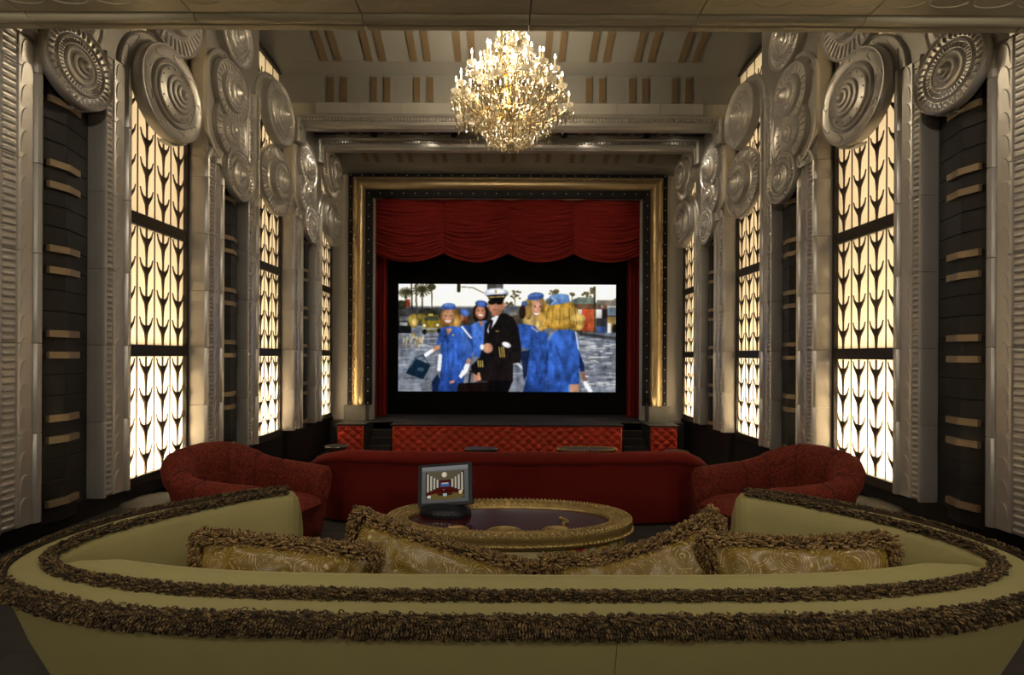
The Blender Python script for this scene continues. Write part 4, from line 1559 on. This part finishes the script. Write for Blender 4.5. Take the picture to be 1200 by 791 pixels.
def fringe(path, up, rad, n, name, m, parent, loop=.03, closed=False, droop=0.3, phi=(-PI, PI), thick=.0038):
    """bullion fringe: n short looped cords standing round a cord that follows the path"""
    P, T = frame_path(path, closed)
    seg = np.linalg.norm(np.diff(P, axis=0), axis=1)
    s = np.concatenate([[0], np.cumsum(seg)])
    u = rng.random(n) * s[-1]
    idx = np.clip(np.searchsorted(s, u) - 1, 0, len(P) - 2)
    f = ((u - s[idx]) / seg[idx])[:, None]
    p = P[idx] * (1 - f) + P[idx + 1] * f
    t = T[idx] * (1 - f) + T[idx + 1] * f
    U = np.array(up(p)) if callable(up) else np.tile(np.array(up, float), (n, 1))
    sd = np.cross(t, U)
    sd /= np.linalg.norm(sd, axis=1)[:, None] + 1e-9
    U = np.cross(sd, t)
    ph = rng.uniform(phi[0], phi[1], n)[:, None]
    out = sd * np.sin(ph) + U * np.cos(ph)
    r0 = rad * .45
    L = loop * rng.uniform(.6, 1.25, n)[:, None]
    wob = rng.normal(0, .35, (n, 1)) * t + rng.normal(0, .25, (n, 3))
    d = out + wob
    d /= np.linalg.norm(d, axis=1)[:, None]
    gap = t * rng.uniform(.004, .009, n)[:, None]
    dz = np.array([0, 0, -1.0])
    c = [p + out * r0, p + out * r0 + d * L * .6 + dz * L * droop * .3 - gap * .4, p + out * r0 + d * L + dz * L * droop, p + out * r0 + d * L * .95 + gap * 1.2 + dz * L * droop * 1.1, p + out * r0 + d * L * .5 + gap * 1.6 + dz * L * droop * .3]
    n1 = np.cross(d, t)
    n1 /= np.linalg.norm(n1, axis=1)[:, None] + 1e-9
    rows = []
    for q, cc in enumerate(c):
        th = thick * (1.0 if q in (1, 2, 3) else .7)
        a1 = n1 * th
        a2 = t * th
        rows += [cc + a1, cc - a1 * .5 + a2 * .87, cc - a1 * .5 - a2 * .87]
    V = np.stack(rows, 1).reshape(-1, 3)
    F = []
    base = np.arange(n) * 15
    for q in range(4):
        for k in range(3):
            F.append(np.stack([base + q * 3 + k, base + q * 3 + (k + 1) % 3, base + (q + 1) * 3 + (k + 1) % 3, base + (q + 1) * 3 + k], 1))
    F = np.concatenate(F)
    me = bpy.data.meshes.new(name)
    me.from_pydata(V.tolist(), [], F.tolist())
    me.materials.append(m)
    me.polygons.foreach_set('use_smooth', [True] * len(me.polygons))
    o = link(name, me, parent)
    stuff(o)
    MB().tube([tuple(q) for q in P[::2]] if not closed else [tuple(q) for q in P], rad * .55, 6, closed).build('cord', M['fringe_core'], o, 60)
    return o


# ---------------------------------------------------------------- olive sofa
sofa = empty('curved_sofa', (0, 2.2, 0))
tag(sofa, 'large curved olive velvet sofa with brown fringe in the foreground', 'sofa')
SO = Vector((0, 2.2))
Oc = [(-1.43, 3.03), (-1.62, 2.94), (-1.85, 2.74), (-2.02, 2.53), (-2.10, 2.30), (-2.11, 2.08), (-2.02, 1.88), (-1.80, 1.73), (-1.32, 1.59), (-.7, 1.553), (0, 1.545)]
Ic = [(-1.40, 2.98), (-1.545, 2.87), (-1.71, 2.70), (-1.88, 2.48), (-1.985, 2.26), (-1.99, 2.08), (-1.92, 1.965), (-1.70, 1.835), (-1.23, 1.732), (-.67, 1.697), (0, 1.692)]
Oc = Oc + [(-x, y) for (x, y) in Oc[-2::-1]]
Ic = Ic + [(-x, y) for (x, y) in Ic[-2::-1]]
NS = 10
Op = catmull(Oc, NS)
Ip = catmull(Ic, NS)
NT = len(Op)
rows = []
HT = .75


def lerp(a, b_, t):
    return a + (b_ - a) * t


arm_face = [(0, .745), (.03, .742), (.055, .715), (.085, .65), (.11, .55), (.13, .44), (.14, .28)]
roll_face = [(0, .748), (.03, .768), (.08, .79), (.14, .775), (.19, .70), (.22, .58), (.24, .28)]
for i in range(NT):
    t = i / NS                       # 0..20
    tt = min(t, 20 - t)
    wr = max(0, min(1, (tt - 5.4) / 1.8))
    wr = wr * wr * (3 - 2 * wr)
    a, c = Op[max(i - 1, 0)], Op[min(i + 1, NT - 1)]
    tg = Vector((c[0] - a[0], c[1] - a[1])).normalized()
    nrm = Vector((tg.y, -tg.x))      # outward (left arm travels towards the viewer)
    o, ii = Vector(Op[i]), Vector(Ip[i])
    if nrm.dot(o - ii) < 0:
        nrm = -nrm
    row = []
    for (off, z) in [(-.25, .03), (-.245, .05), (-.165, .25), (-.07, .50), (-.016, .68), (-.004, .725), (0, .747)]:
        q = o + nrm * off
        row.append((q.x, q.y, z))
    for (f, z) in [(.06, .755), (.3, .758), (.6, .757), (.9, .752)]:
        q = o.lerp(ii, f)
        row.append((q.x, q.y, z))
    inn = (ii - o)
    inn = inn.normalized() if inn.length > 1e-5 else -nrm
    inn = (-nrm)
    for (fa, fr) in zip(arm_face, roll_face):
        off = lerp(fa[0], fr[0], wr)
        z = lerp(fa[1], fr[1], wr)
        q = ii + inn * off
        row.append((q.x, q.y, z))
    row = [(x - SO.x, y - SO.y, z) for (x, y, z) in row]
    rows.append(row)
mb = MB()
mb.grid(rows)
for r_, flip in ((rows[0], 1), (rows[-1], -1)):     # rounded arm fronts
    cx = sum(p[0] for p in r_) / len(r_)
    cy = sum(p[1] for p in r_) / len(r_)
    prev = r_
    sgn = flip
    for (sc, push) in ((.97, .03), (.85, .06), (.6, .08), (.3, .09), (.02, .092)):
        cz = .42
        dirv = Vector((.75 * sgn, .65)).normalized()
        cur = [(lerp(cx, p[0], sc) + dirv.x * push, lerp(cy, p[1], sc) + dirv.y * push, lerp(cz, p[2], sc)) for p in r_]
        mb.grid([prev, cur])
        prev = cur
mb.build('upholstery', M['olive'], sofa, 60)
# seat deck
seat = MB()
ins = []
for i in range(0, NT, 4):
    o = Vector(Op[i]).lerp(Vector(Ip[i]), 1.0)
    cen = Vector((0, 2.75))
    q = o + (cen - o).normalized() * .10
    ins.append((q.x - SO.x, q.y - SO.y))
front = [(ins[-1][0] - .1, ins[-1][1] - .05), (.7, .42), (0, .36), (-.7, .42), (ins[0][0] + .1, ins[0][1] - .05)]
loopp = ins + front
seat.loft([[(x, y, .06) for (x, y) in loopp], [(x, y, .26) for (x, y) in loopp], [(x * .985, y * .985, .30) for (x, y) in loopp]])
seat.build('seat', M['olive'], sofa)
outer = [(o[0] - SO.x, o[1] - SO.y, .752) for o in Op]
inner = [(p[0] - SO.x, p[1] - SO.y, .758) for p in Ip]


def tip(p_out, p_in, s):
    return [tuple(p_in), (p_in[0] + .035 * s, p_in[1] + .05, p_in[2] - .01)]


cenr = np.array([0, 0.55, 0])


def outward(p):
    d = p - cenr
    d[:, 2] = 0
    d /= np.linalg.norm(d, axis=1)[:, None]
    d[:, 2] = .12
    return d


fringe(outer, outward, .031, 11500, 'outer_fringe', M['fringe'], sofa, .027, phi=(-1.5, 1.6), droop=.35)
fringe(inner, (0, 0, 1), .022, 6000, 'inner_fringe', M['fringe'], sofa, .022, phi=(-1.7, 1.7), droop=.15, thick=.0033)
# panel seams of the back
for xx in (.25,):
    sm = MB()
    i = int(np.argmin([abs(o[0] - xx) for o in Op]))
    r_ = rows[i]
    pts = [(p[0], p[1], p[2]) for p in r_[1:7]]
    pts = [(p[0], p[1] - .001, p[2] + .001) for p in pts]
    sm.tube(pts, .0012, 4)
    sm.build('seam', mat('seam_thread', srgb(96, 88, 50), .9), sofa)

# ---------------------------------------------------------------- cushions
def cushion(loc, rot, hw, hh, th, label, seed, bend=0.0):
    root = empty('fringed_cushion', loc)
    root.rotation_euler = rot
    tag(root, label, 'cushion', 'gold paisley cushions on the olive sofa')
    mb = MB()
    n, m = 34, 26
    def P(u, v, s):
        k = 1 - .10 * (1 - v * v) if False else 1
        x = hw * u * (1 - .10 * (1 - abs(v) ** 2) * abs(u) ** 6)
        z = hh * v * (1 - .13 * (1 - abs(u) ** 2) * abs(v) ** 6)
        z += bend * (u * u - .4)
        t = th * (max(0, 1 - abs(u) ** 2.6) * max(0, 1 - abs(v) ** 2.6)) ** .55
        w = mnoise.noise(Vector((u * 3 + seed, v * 2.2, s * 2.0))) * .034 + mnoise.noise(Vector((u * 9 + seed, v * 2.0, s * 5.0))) * .026 * (abs(v) ** 1.5 + .3)
        e = min(1, (1 - abs(u)) * 5, (1 - abs(v)) * 5)
        return (x, s * (t + w * e), z)
    front_, back_ = [], []
    for i in range(n + 1):
        u = -1 + 2 * i / n
        u = math.copysign(abs(u) ** .85, u)
        front_.append([P(u, -1 + 2 * j / m, -1) for j in range(m + 1)])
        back_.append([P(u, -1 + 2 * j / m, 1) for j in range(m + 1)])
    mb.grid(front_)
    mb.grid(back_)
    mb.build('cover', M['paisley'], root, 179)
    per = []
    K = 40
    for (a, b_) in (((-1, -1), (1, -1)), ((1, -1), (1, 1)), ((1, 1), (-1, 1)), ((-1, 1), (-1, -1))):
        for k in range(K):
            t = k / K
            u, v = lerp(a[0], b_[0], t), lerp(a[1], b_[1], t)
            x, y, z = P(u, v, 1)
            per.append((x, 0, z))
    fringe(per, lambda p: p / (np.linalg.norm(p, axis=1)[:, None] + 1e-9), .05, 3600, 'fringe', M['fringe_pillow'], root, .030, closed=True, phi=(-1.9, 1.9), droop=.1, thick=.0048)
    return root


cushion((-1.03, 2.07, .585), (R(-14), R(8), R(6)), .37, .20, .11, 'leftmost gold paisley cushion, lying low at the left of the olive sofa', 1.3, -.02)
cushion((-.40, 2.20, .525), (R(-16), R(15.5), R(-4)), .44, .22, .12, 'second gold paisley cushion from left, tilted down to the right below the touch panel', 5.1)
cushion((.575, 2.20, .525), (R(-14), R(-14.5), R(4)), .41, .22, .13, 'third gold paisley cushion from left, its right corner highest of all four', 8.7, .04)
cushion((1.18, 2.06, .60), (R(-14), R(-2), R(-6)), .38, .21, .13, 'rightmost gold paisley cushion with a level top fringe', 12.2)

# ---------------------------------------------------------------- red barrel armchairs
def armchair(loc, rz, label):
    root = empty('barrel_armchair', loc, rz)
    root.scale = (.93, .90, 1)
    tag(root, label, 'armchair', 'red damask armchairs')
    ctl = [(.44, -.50), (.47, -.25), (.48, .06), (.44, .34), (.27, .54), (0, .60)]
    ctl = ctl + [(-x, y) for (x, y) in ctl[-2::-1]]
    pth = catmull(ctl, 10)
    n = len(pth)
    rows = []
    seams = [28, 42, 58, 72]
    for i, p in enumerate(pth):
        t = min(i, n - 1 - i) / 10
        h = interp(t, [0, 1, 2, 2.6, 3.4, 4.2, 5], [.64, .645, .655, .68, .77, .825, .84])
        a, c = pth[max(i - 1, 0)], pth[min(i + 1, n - 1)]
        tg = Vector((c[0] - a[0], c[1] - a[1])).normalized()
        nr = Vector((tg.y, -tg.x))
        if nr.dot(Vector((p[0], p[1] + .1))) < 0:
            nr = -nr
        cr = max([0] + [1 - abs(i - s) / 1.6 for s in seams])
        fl = interp(t, [0, 2, 3.4, 5], [.035, .04, .06, .07])
        th = interp(t, [0, 2, 3.4, 5], [.0, .0, .03, .05])
        sec = [(-.10, .05), (-.07, .14), (-.03, .30), (fl * .3, h - .20), (fl, h - .13), (fl + .012, h - .07), (fl - .01, h - .02), (-.035, h + .002), (-.075, h), (-.11 - th, h - .03), (-.14 - th, h - .08), (-.155 - th, h - .15), (-.16 - th, .40), (-.16 - th, .25), (-.15, .08)]
        row = []
        for k, (off, z) in enumerate(sec):
            sh = -.022 * cr if 3 < k < 9 else (.02 * cr if 8 < k < 13 else 0)
            q = Vector((p[0], p[1])) + nr * (off + sh)
            row.append((q.x, q.y, z))
        rows.append(row)
    mb = MB()
    mb.grid(rows, close_v=True)
    for r_, s in ((rows[0], 1), (rows[-1], 1)):
        cx = sum(p[0] for p in r_) / len(r_)
        cy = sum(p[1] for p in r_) / len(r_)
        cz = .36
        prev = r_
        for (sc, push) in ((.97, .025), (.85, .045), (.5, .06), (.02, .065)):
            cur = [(lerp(cx, p[0], sc), p[1] - push, lerp(cz, p[2], sc)) for p in r_]
            mb.grid([prev, cur], close_v=True)
            prev = cur
    bk = mb.build('barrel_back', M['damask'], root, 60)
    for s_ in seams + [18, 82]:
        pp = [tuple(q) for q in rows[s_][4:14]]
        MB().tube(pp, .0055, 4).build('seam_piping', M['damask_dark'], bk, 60)
    # piped seams on the arm fronts and back
    sc = MB()
    nx, ny = 20, 20
    def S(u, v, top):
        x = .335 * math.copysign(abs(u) ** .8, u)
        y = -.10 + (.47 if v < 0 else .48) * math.copysign(abs(v) ** .8, v)
        e = (max(0, 1 - abs(u) ** 5) * max(0, 1 - abs(v) ** 5)) ** .5
        return (x, y, .345 + (.095 * e if top else -.09 * e))
    for top in (0, 1):
        sc.grid([[S(-1 + 2 * i / nx, -1 + 2 * j / ny, top) for j in range(ny + 1)] for i in range(nx + 1)])
    sc.build('seat_cushion', M['damask'], root, 179)
    bs = MB()
    bs.loft([[(x * k, -.10 + y * k, z) for (x, y) in ((-.36, -.40), (.36, -.40), (.38, .2), (.24, .55), (-.24, .55), (-.38, .2))] for z, k in ((.05, .94), (.1, .98), (.28, 1))])
    bs.build('base', M['damask'], root)
    for s in (-.2, .2):
        MB().tube([(s, -.485, .07), (s, -.505, .26)], .006, 5).build('pleat', M['damask'], root)
    for (x, y) in ((-.32, -.40), (.32, -.40), (-.26, .38), (.26, .38)):
        MB().lathe([(.02, 0), (.028, .05), (.001, .05)], 10, (x, y, 0), 'Z').build('foot', M['walnut'], root)
    return root


armchair((-2.19, 4.0, 0), R(72), 'left red damask barrel armchair beside the lit window, seat facing right')
armchair((2.17, 4.0, 0), R(-72), 'right red damask barrel armchair beside the lit window, seat facing left')

# ---------------------------------------------------------------- long red sofa seen from behind
rs = empty('long_sofa', (-.03, 4.9, 0))
tag(rs, 'long dark red velvet sofa seen from behind, facing the screen', 'sofa')
ctl = [(-1.80, .75), (-1.90, .45), (-1.93, .10), (-1.86, -.18), (-1.62, -.34), (-1.0, -.42), (0, -.45)]
ctl = ctl + [(-x, y) for (x, y) in ctl[-2::-1]]
pth = catmull(ctl, 10)
rows, roll = [], []
for i, p in enumerate(pth):
    a, c = pth[max(i - 1, 0)], pth[min(i + 1, len(pth) - 1)]
    tg = Vector((c[0] - a[0], c[1] - a[1])).normalized()
    nr = Vector((tg.y, -tg.x))
    if nr.dot(Vector((p[0], p[1] - .3))) < 0:
        nr = -nr
    P2 = Vector((p[0], p[1]))
    dr = .34 * max(0, min(1, (p[1] + .36) / .75)) ** 1.0
    rows.append([(*(P2 + nr * off), z - dr * min(1, z / .6)) for (off, z) in [(-.06, .03), (-.03, .10), (-.01, .35), (0, .60), (-.16, .60), (-.2, .4), (-.2, .05)]])
    wv = .004 * math.sin(p[0] * 12) + .003 * math.sin(p[0] * 5)
    roll.append([(*(P2 + nr * (-.07 + .115 * math.cos(q) + wv)), .638 - dr + (.062 + wv) * math.sin(q)) for q in np.linspace(0, 2 * PI, 15)[:-1]])
MB().loft(rows).build('shell', M['velvetred'], rs, 40)
MB().loft(roll).build('top_roll', M['velvetred'], rs, 60)
for k in range(3):
    x0 = -1.65 + k * 1.1
    MB().box(x0 + .01, x0 + 1.09, -.2, .62, .26, .44).build('seat_cushion', M['velvetred'], rs)
MB().box(-1.66, 1.66, -.24, .6, .04, .26).build('base', M['velvetred'], rs)

# ---------------------------------------------------------------- coffee table with carved gilt rim
TZ = .50
ct = empty('oval_table', (-.045, 3.29, 0))
tag(ct, 'oval coffee table with carved gilt rim and dark glass top', 'table')
TA, TB = .83, .40


def ell_pt(a, k=1.0):
    c, s = math.cos(a), math.sin(a)
    return (math.copysign(abs(c) ** .92, c), math.copysign(abs(s) ** .92, s))


def ring_sec(prof, n=96):
    rows = []
    for k in range(n):
        c, s = ell_pt(2 * PI * k / n)
        rows.append([((TA + o) * c, (TB + o) * s, z) for (o, z) in prof])
    return rows


MB().grid(ring_sec([(-.16, TZ - .03), (-.155, TZ - .005), (-.145, TZ + .004), (-.135, TZ - .004), (-.10, TZ - .008), (-.085, TZ + .006), (-.06, TZ + .014), (-.035, TZ + .01), (-.02, TZ + .016), (-.005, TZ + .012), (.0, TZ - .01), (-.008, TZ - .03), (.0, TZ - .045), (-.02, TZ - .07), (-.10, TZ - .08)]), True, True).build('rim', M['giltcarve'], ct, 50)
cvb = MB()
for (o, z, n, rr, sc_) in ((-.058, TZ + .014, 110, .016, (1.2, 1.2, .6)), (-.012, TZ + .014, 170, .010, (1, 1, 1)), (-.145, TZ + .004, 150, .007, (1, 1, 1)), (-.004, TZ - .045, 150, .012, (1, 1, 1)), (-.035, TZ + .012, 110, .009, (1, 1, .7)), (-.08, TZ + .008, 130, .008, (1, 1, .8))):
    for k in range(n):
        a = 2 * PI * k / n
        c, s = ell_pt(a)
        cvb.ball(((TA + o) * c, (TB + o) * s, z), rr, 6, 4, sc_)
stuff(cvb.build('leaf_carving', M['giltcarve'], ct, 60))
MB().loft([[(TA * .86 * c, (TB - .11) / TB * TB * s, z) for (c, s) in [ell_pt(2 * PI * k / 64) for k in range(64)]] for z in (TZ - .03, TZ - .008)]).build('glass_top', M['glass_dark'], ct)
MB().loft([[(ell_pt(2 * PI * k / 64)[0] * (TA - q), ell_pt(2 * PI * k / 64)[1] * (TB - q), z) for k in range(64)] for (q, z) in ((.10, .14), (.07, .2), (.05, .36), (.06, TZ - .07))]).build('upholstered_drum', M['floral'], ct, 60)
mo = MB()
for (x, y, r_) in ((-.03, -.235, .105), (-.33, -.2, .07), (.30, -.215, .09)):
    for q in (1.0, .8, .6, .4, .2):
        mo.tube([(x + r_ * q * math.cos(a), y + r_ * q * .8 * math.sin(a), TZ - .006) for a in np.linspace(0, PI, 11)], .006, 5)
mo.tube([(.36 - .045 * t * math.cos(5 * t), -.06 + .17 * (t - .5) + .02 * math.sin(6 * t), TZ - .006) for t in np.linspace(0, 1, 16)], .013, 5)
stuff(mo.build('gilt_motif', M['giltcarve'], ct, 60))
for (x, y) in ((-.5, -.2), (.5, -.2), (-.5, .2), (.5, .2)):
    MB().lathe([(.03, 0), (.05, .04), (.03, .08), (.05, .14), (.001, .14)], 12, (x, y, 0), 'Z').build('foot', M['giltcarve'], ct, 50)

# ---------------------------------------------------------------- touch panel on the table
def mini_room():
    r = Ras(72, 54, 0, 0, 1.0)
    r.rect(0, 0, 72, 54, (120, 120, 116), (104, 104, 100))
    r.rect(0, 0, 72, 6, (150, 150, 148))
    r.rect(6, 8, 66, 48, (60, 50, 40))
    r.poly([(6, 8), (66, 8), (48, 22), (24, 22)], (110, 100, 78))
    for k in range(4):
        r.rect(8 + k * 5, 11 + k * 3, 11 + k * 5, 38 - k * 2, (216, 206, 184)); r.rect(61 - k * 5, 11 + k * 3, 64 - k * 5, 38 - k * 2, (216, 206, 184))
    r.rect(26, 21, 46, 34, (90, 30, 24)); r.rect(29, 25, 43, 31, (80, 110, 170)); r.rect(31, 25, 41, 27, (200, 210, 220))
    r.poly([(8, 40), (28, 33), (44, 33), (64, 40), (64, 44), (8, 44)], (96, 22, 18))
    r.ell(36, 45, 30, 5, (120, 104, 56)); r.ell(36, 42, 12, 2.5, (70, 40, 24))
    r.ell(35, 13, 4, 4, (255, 236, 190)); r.ell(35, 13, 2, 2, (255, 255, 250))
    r.rect(9, 43, 14, 47, (240, 240, 236)); r.rect(33, 41, 39, 45, (190, 214, 214)); r.ell(60, 40, 3, 3, (240, 220, 180)); r.rect(33, 35, 35, 37, (240, 240, 240))
    return r.out()


tp = empty('touch_panel', (-.49, 3.38, TZ - .008), R(-8))
tag(tp, 'black tabletop touch panel with a lit screen, standing on the oval table', 'screen')
tl = 22
rot = Matrix.Translation((0, .02, .055)) @ Matrix.Rotation(R(-tl), 4, 'X') @ Matrix.Rotation(R(-6), 4, 'Y')
body = MB()
body.loft([[(x * .195, y, .145 + z * .145) for (x, z) in ((-1, -.96), (-.96, -1), (.96, -1), (1, -.96), (1, .96), (.96, 1), (-.96, 1), (-1, .96))] for y in (-.018, .02)])
body.loft([[(x * .13, y, .13 + z * .10) for (x, z) in ((-1, -1), (1, -1), (1, 1), (-1, 1))] for y in (.02, .045)])
bo = body.build('housing', M['charcoal'], tp)
bo.matrix_local = rot
M['mini'] = vcol_mat('panel_picture', .5)
po = picture_obj('display', mini_room(), .335, .25, M['mini'], bo, (0, -.0185, .022))
base = MB()
rowsb = []
for (z, k) in ((0, .97), (.012, 1.0), (.035, .95), (.055, .78), (.068, .5), (.07, .1)):
    rowsb.append([(.185 * k * math.cos(2 * PI * q / 32), .02 + .12 * k * math.sin(2 * PI * q / 32), z) for q in range(32)])
base.loft(rowsb).build('base', M['charcoal'], tp, 50)
nk = MB().box(-.05, .05, .04, .09, .05, .16).build('neck', M['charcoal'], tp)
for k in range(5):
    MB().box(-.06 + k * .026, -.06 + k * .026 + .018, -.096, -.085, .028, .034).build('button', M['steel'], tp)

# ---------------------------------------------------------------- small tables on the lower level, only their tops in view
def low_table(x, y, z, a, b_, gilt, label):
    root = empty('side_table', (x, y, -.62))
    tag(root, label, 'table', 'tables on the lower level beyond the red sofa')
    h = z + .62 - .02
    MB().loft([[(a * k * ell_pt(2 * PI * q / 32)[0], b_ * k * ell_pt(2 * PI * q / 32)[1], zz) for q in range(32)] for (zz, k) in ((h - .04, .96), (h - .025, 1), (h - .008, 1), (h, .98))]).build('table_top', M['walnut'], root, 40)
    if gilt:
        g = MB()
        for q in range(60):
            c, s = ell_pt(2 * PI * q / 60)
            g.ball((a * c, b_ * s, h - .005), .018, 6, 4)
        stuff(g.build('gilt_edge', M['giltcarve'], root, 60))
    else:
        MB().tube([(a * ell_pt(2 * PI * q / 32)[0], b_ * ell_pt(2 * PI * q / 32)[1], h - .006) for q in range(32)], .006, 5, True).build('edge_band', M['steel'], root, 60)
    MB().lathe([(.16, 0), (.16, .02), (.05, .05), (.035, .3), (.05, h - .1), (.1, h - .04), (.001, h - .04)], 16, axis='Z').build('pedestal', M['walnut'], root, 40)


low_table(-2.13, 5.95, .51, .13, .12, False, 'small dark table with metal edge behind the left end of the red sofa')
low_table(-.36, 5.95, .485, .20, .11, False, 'dark oval table top showing above the middle of the red sofa')
low_table(.94, 6.0, .475, .36, .12, True, 'gilt edged oval table top behind the red sofa, right of centre')
low_table(2.04, 5.95, .46, .14, .12, False, 'small dark table behind the right end of the red sofa')
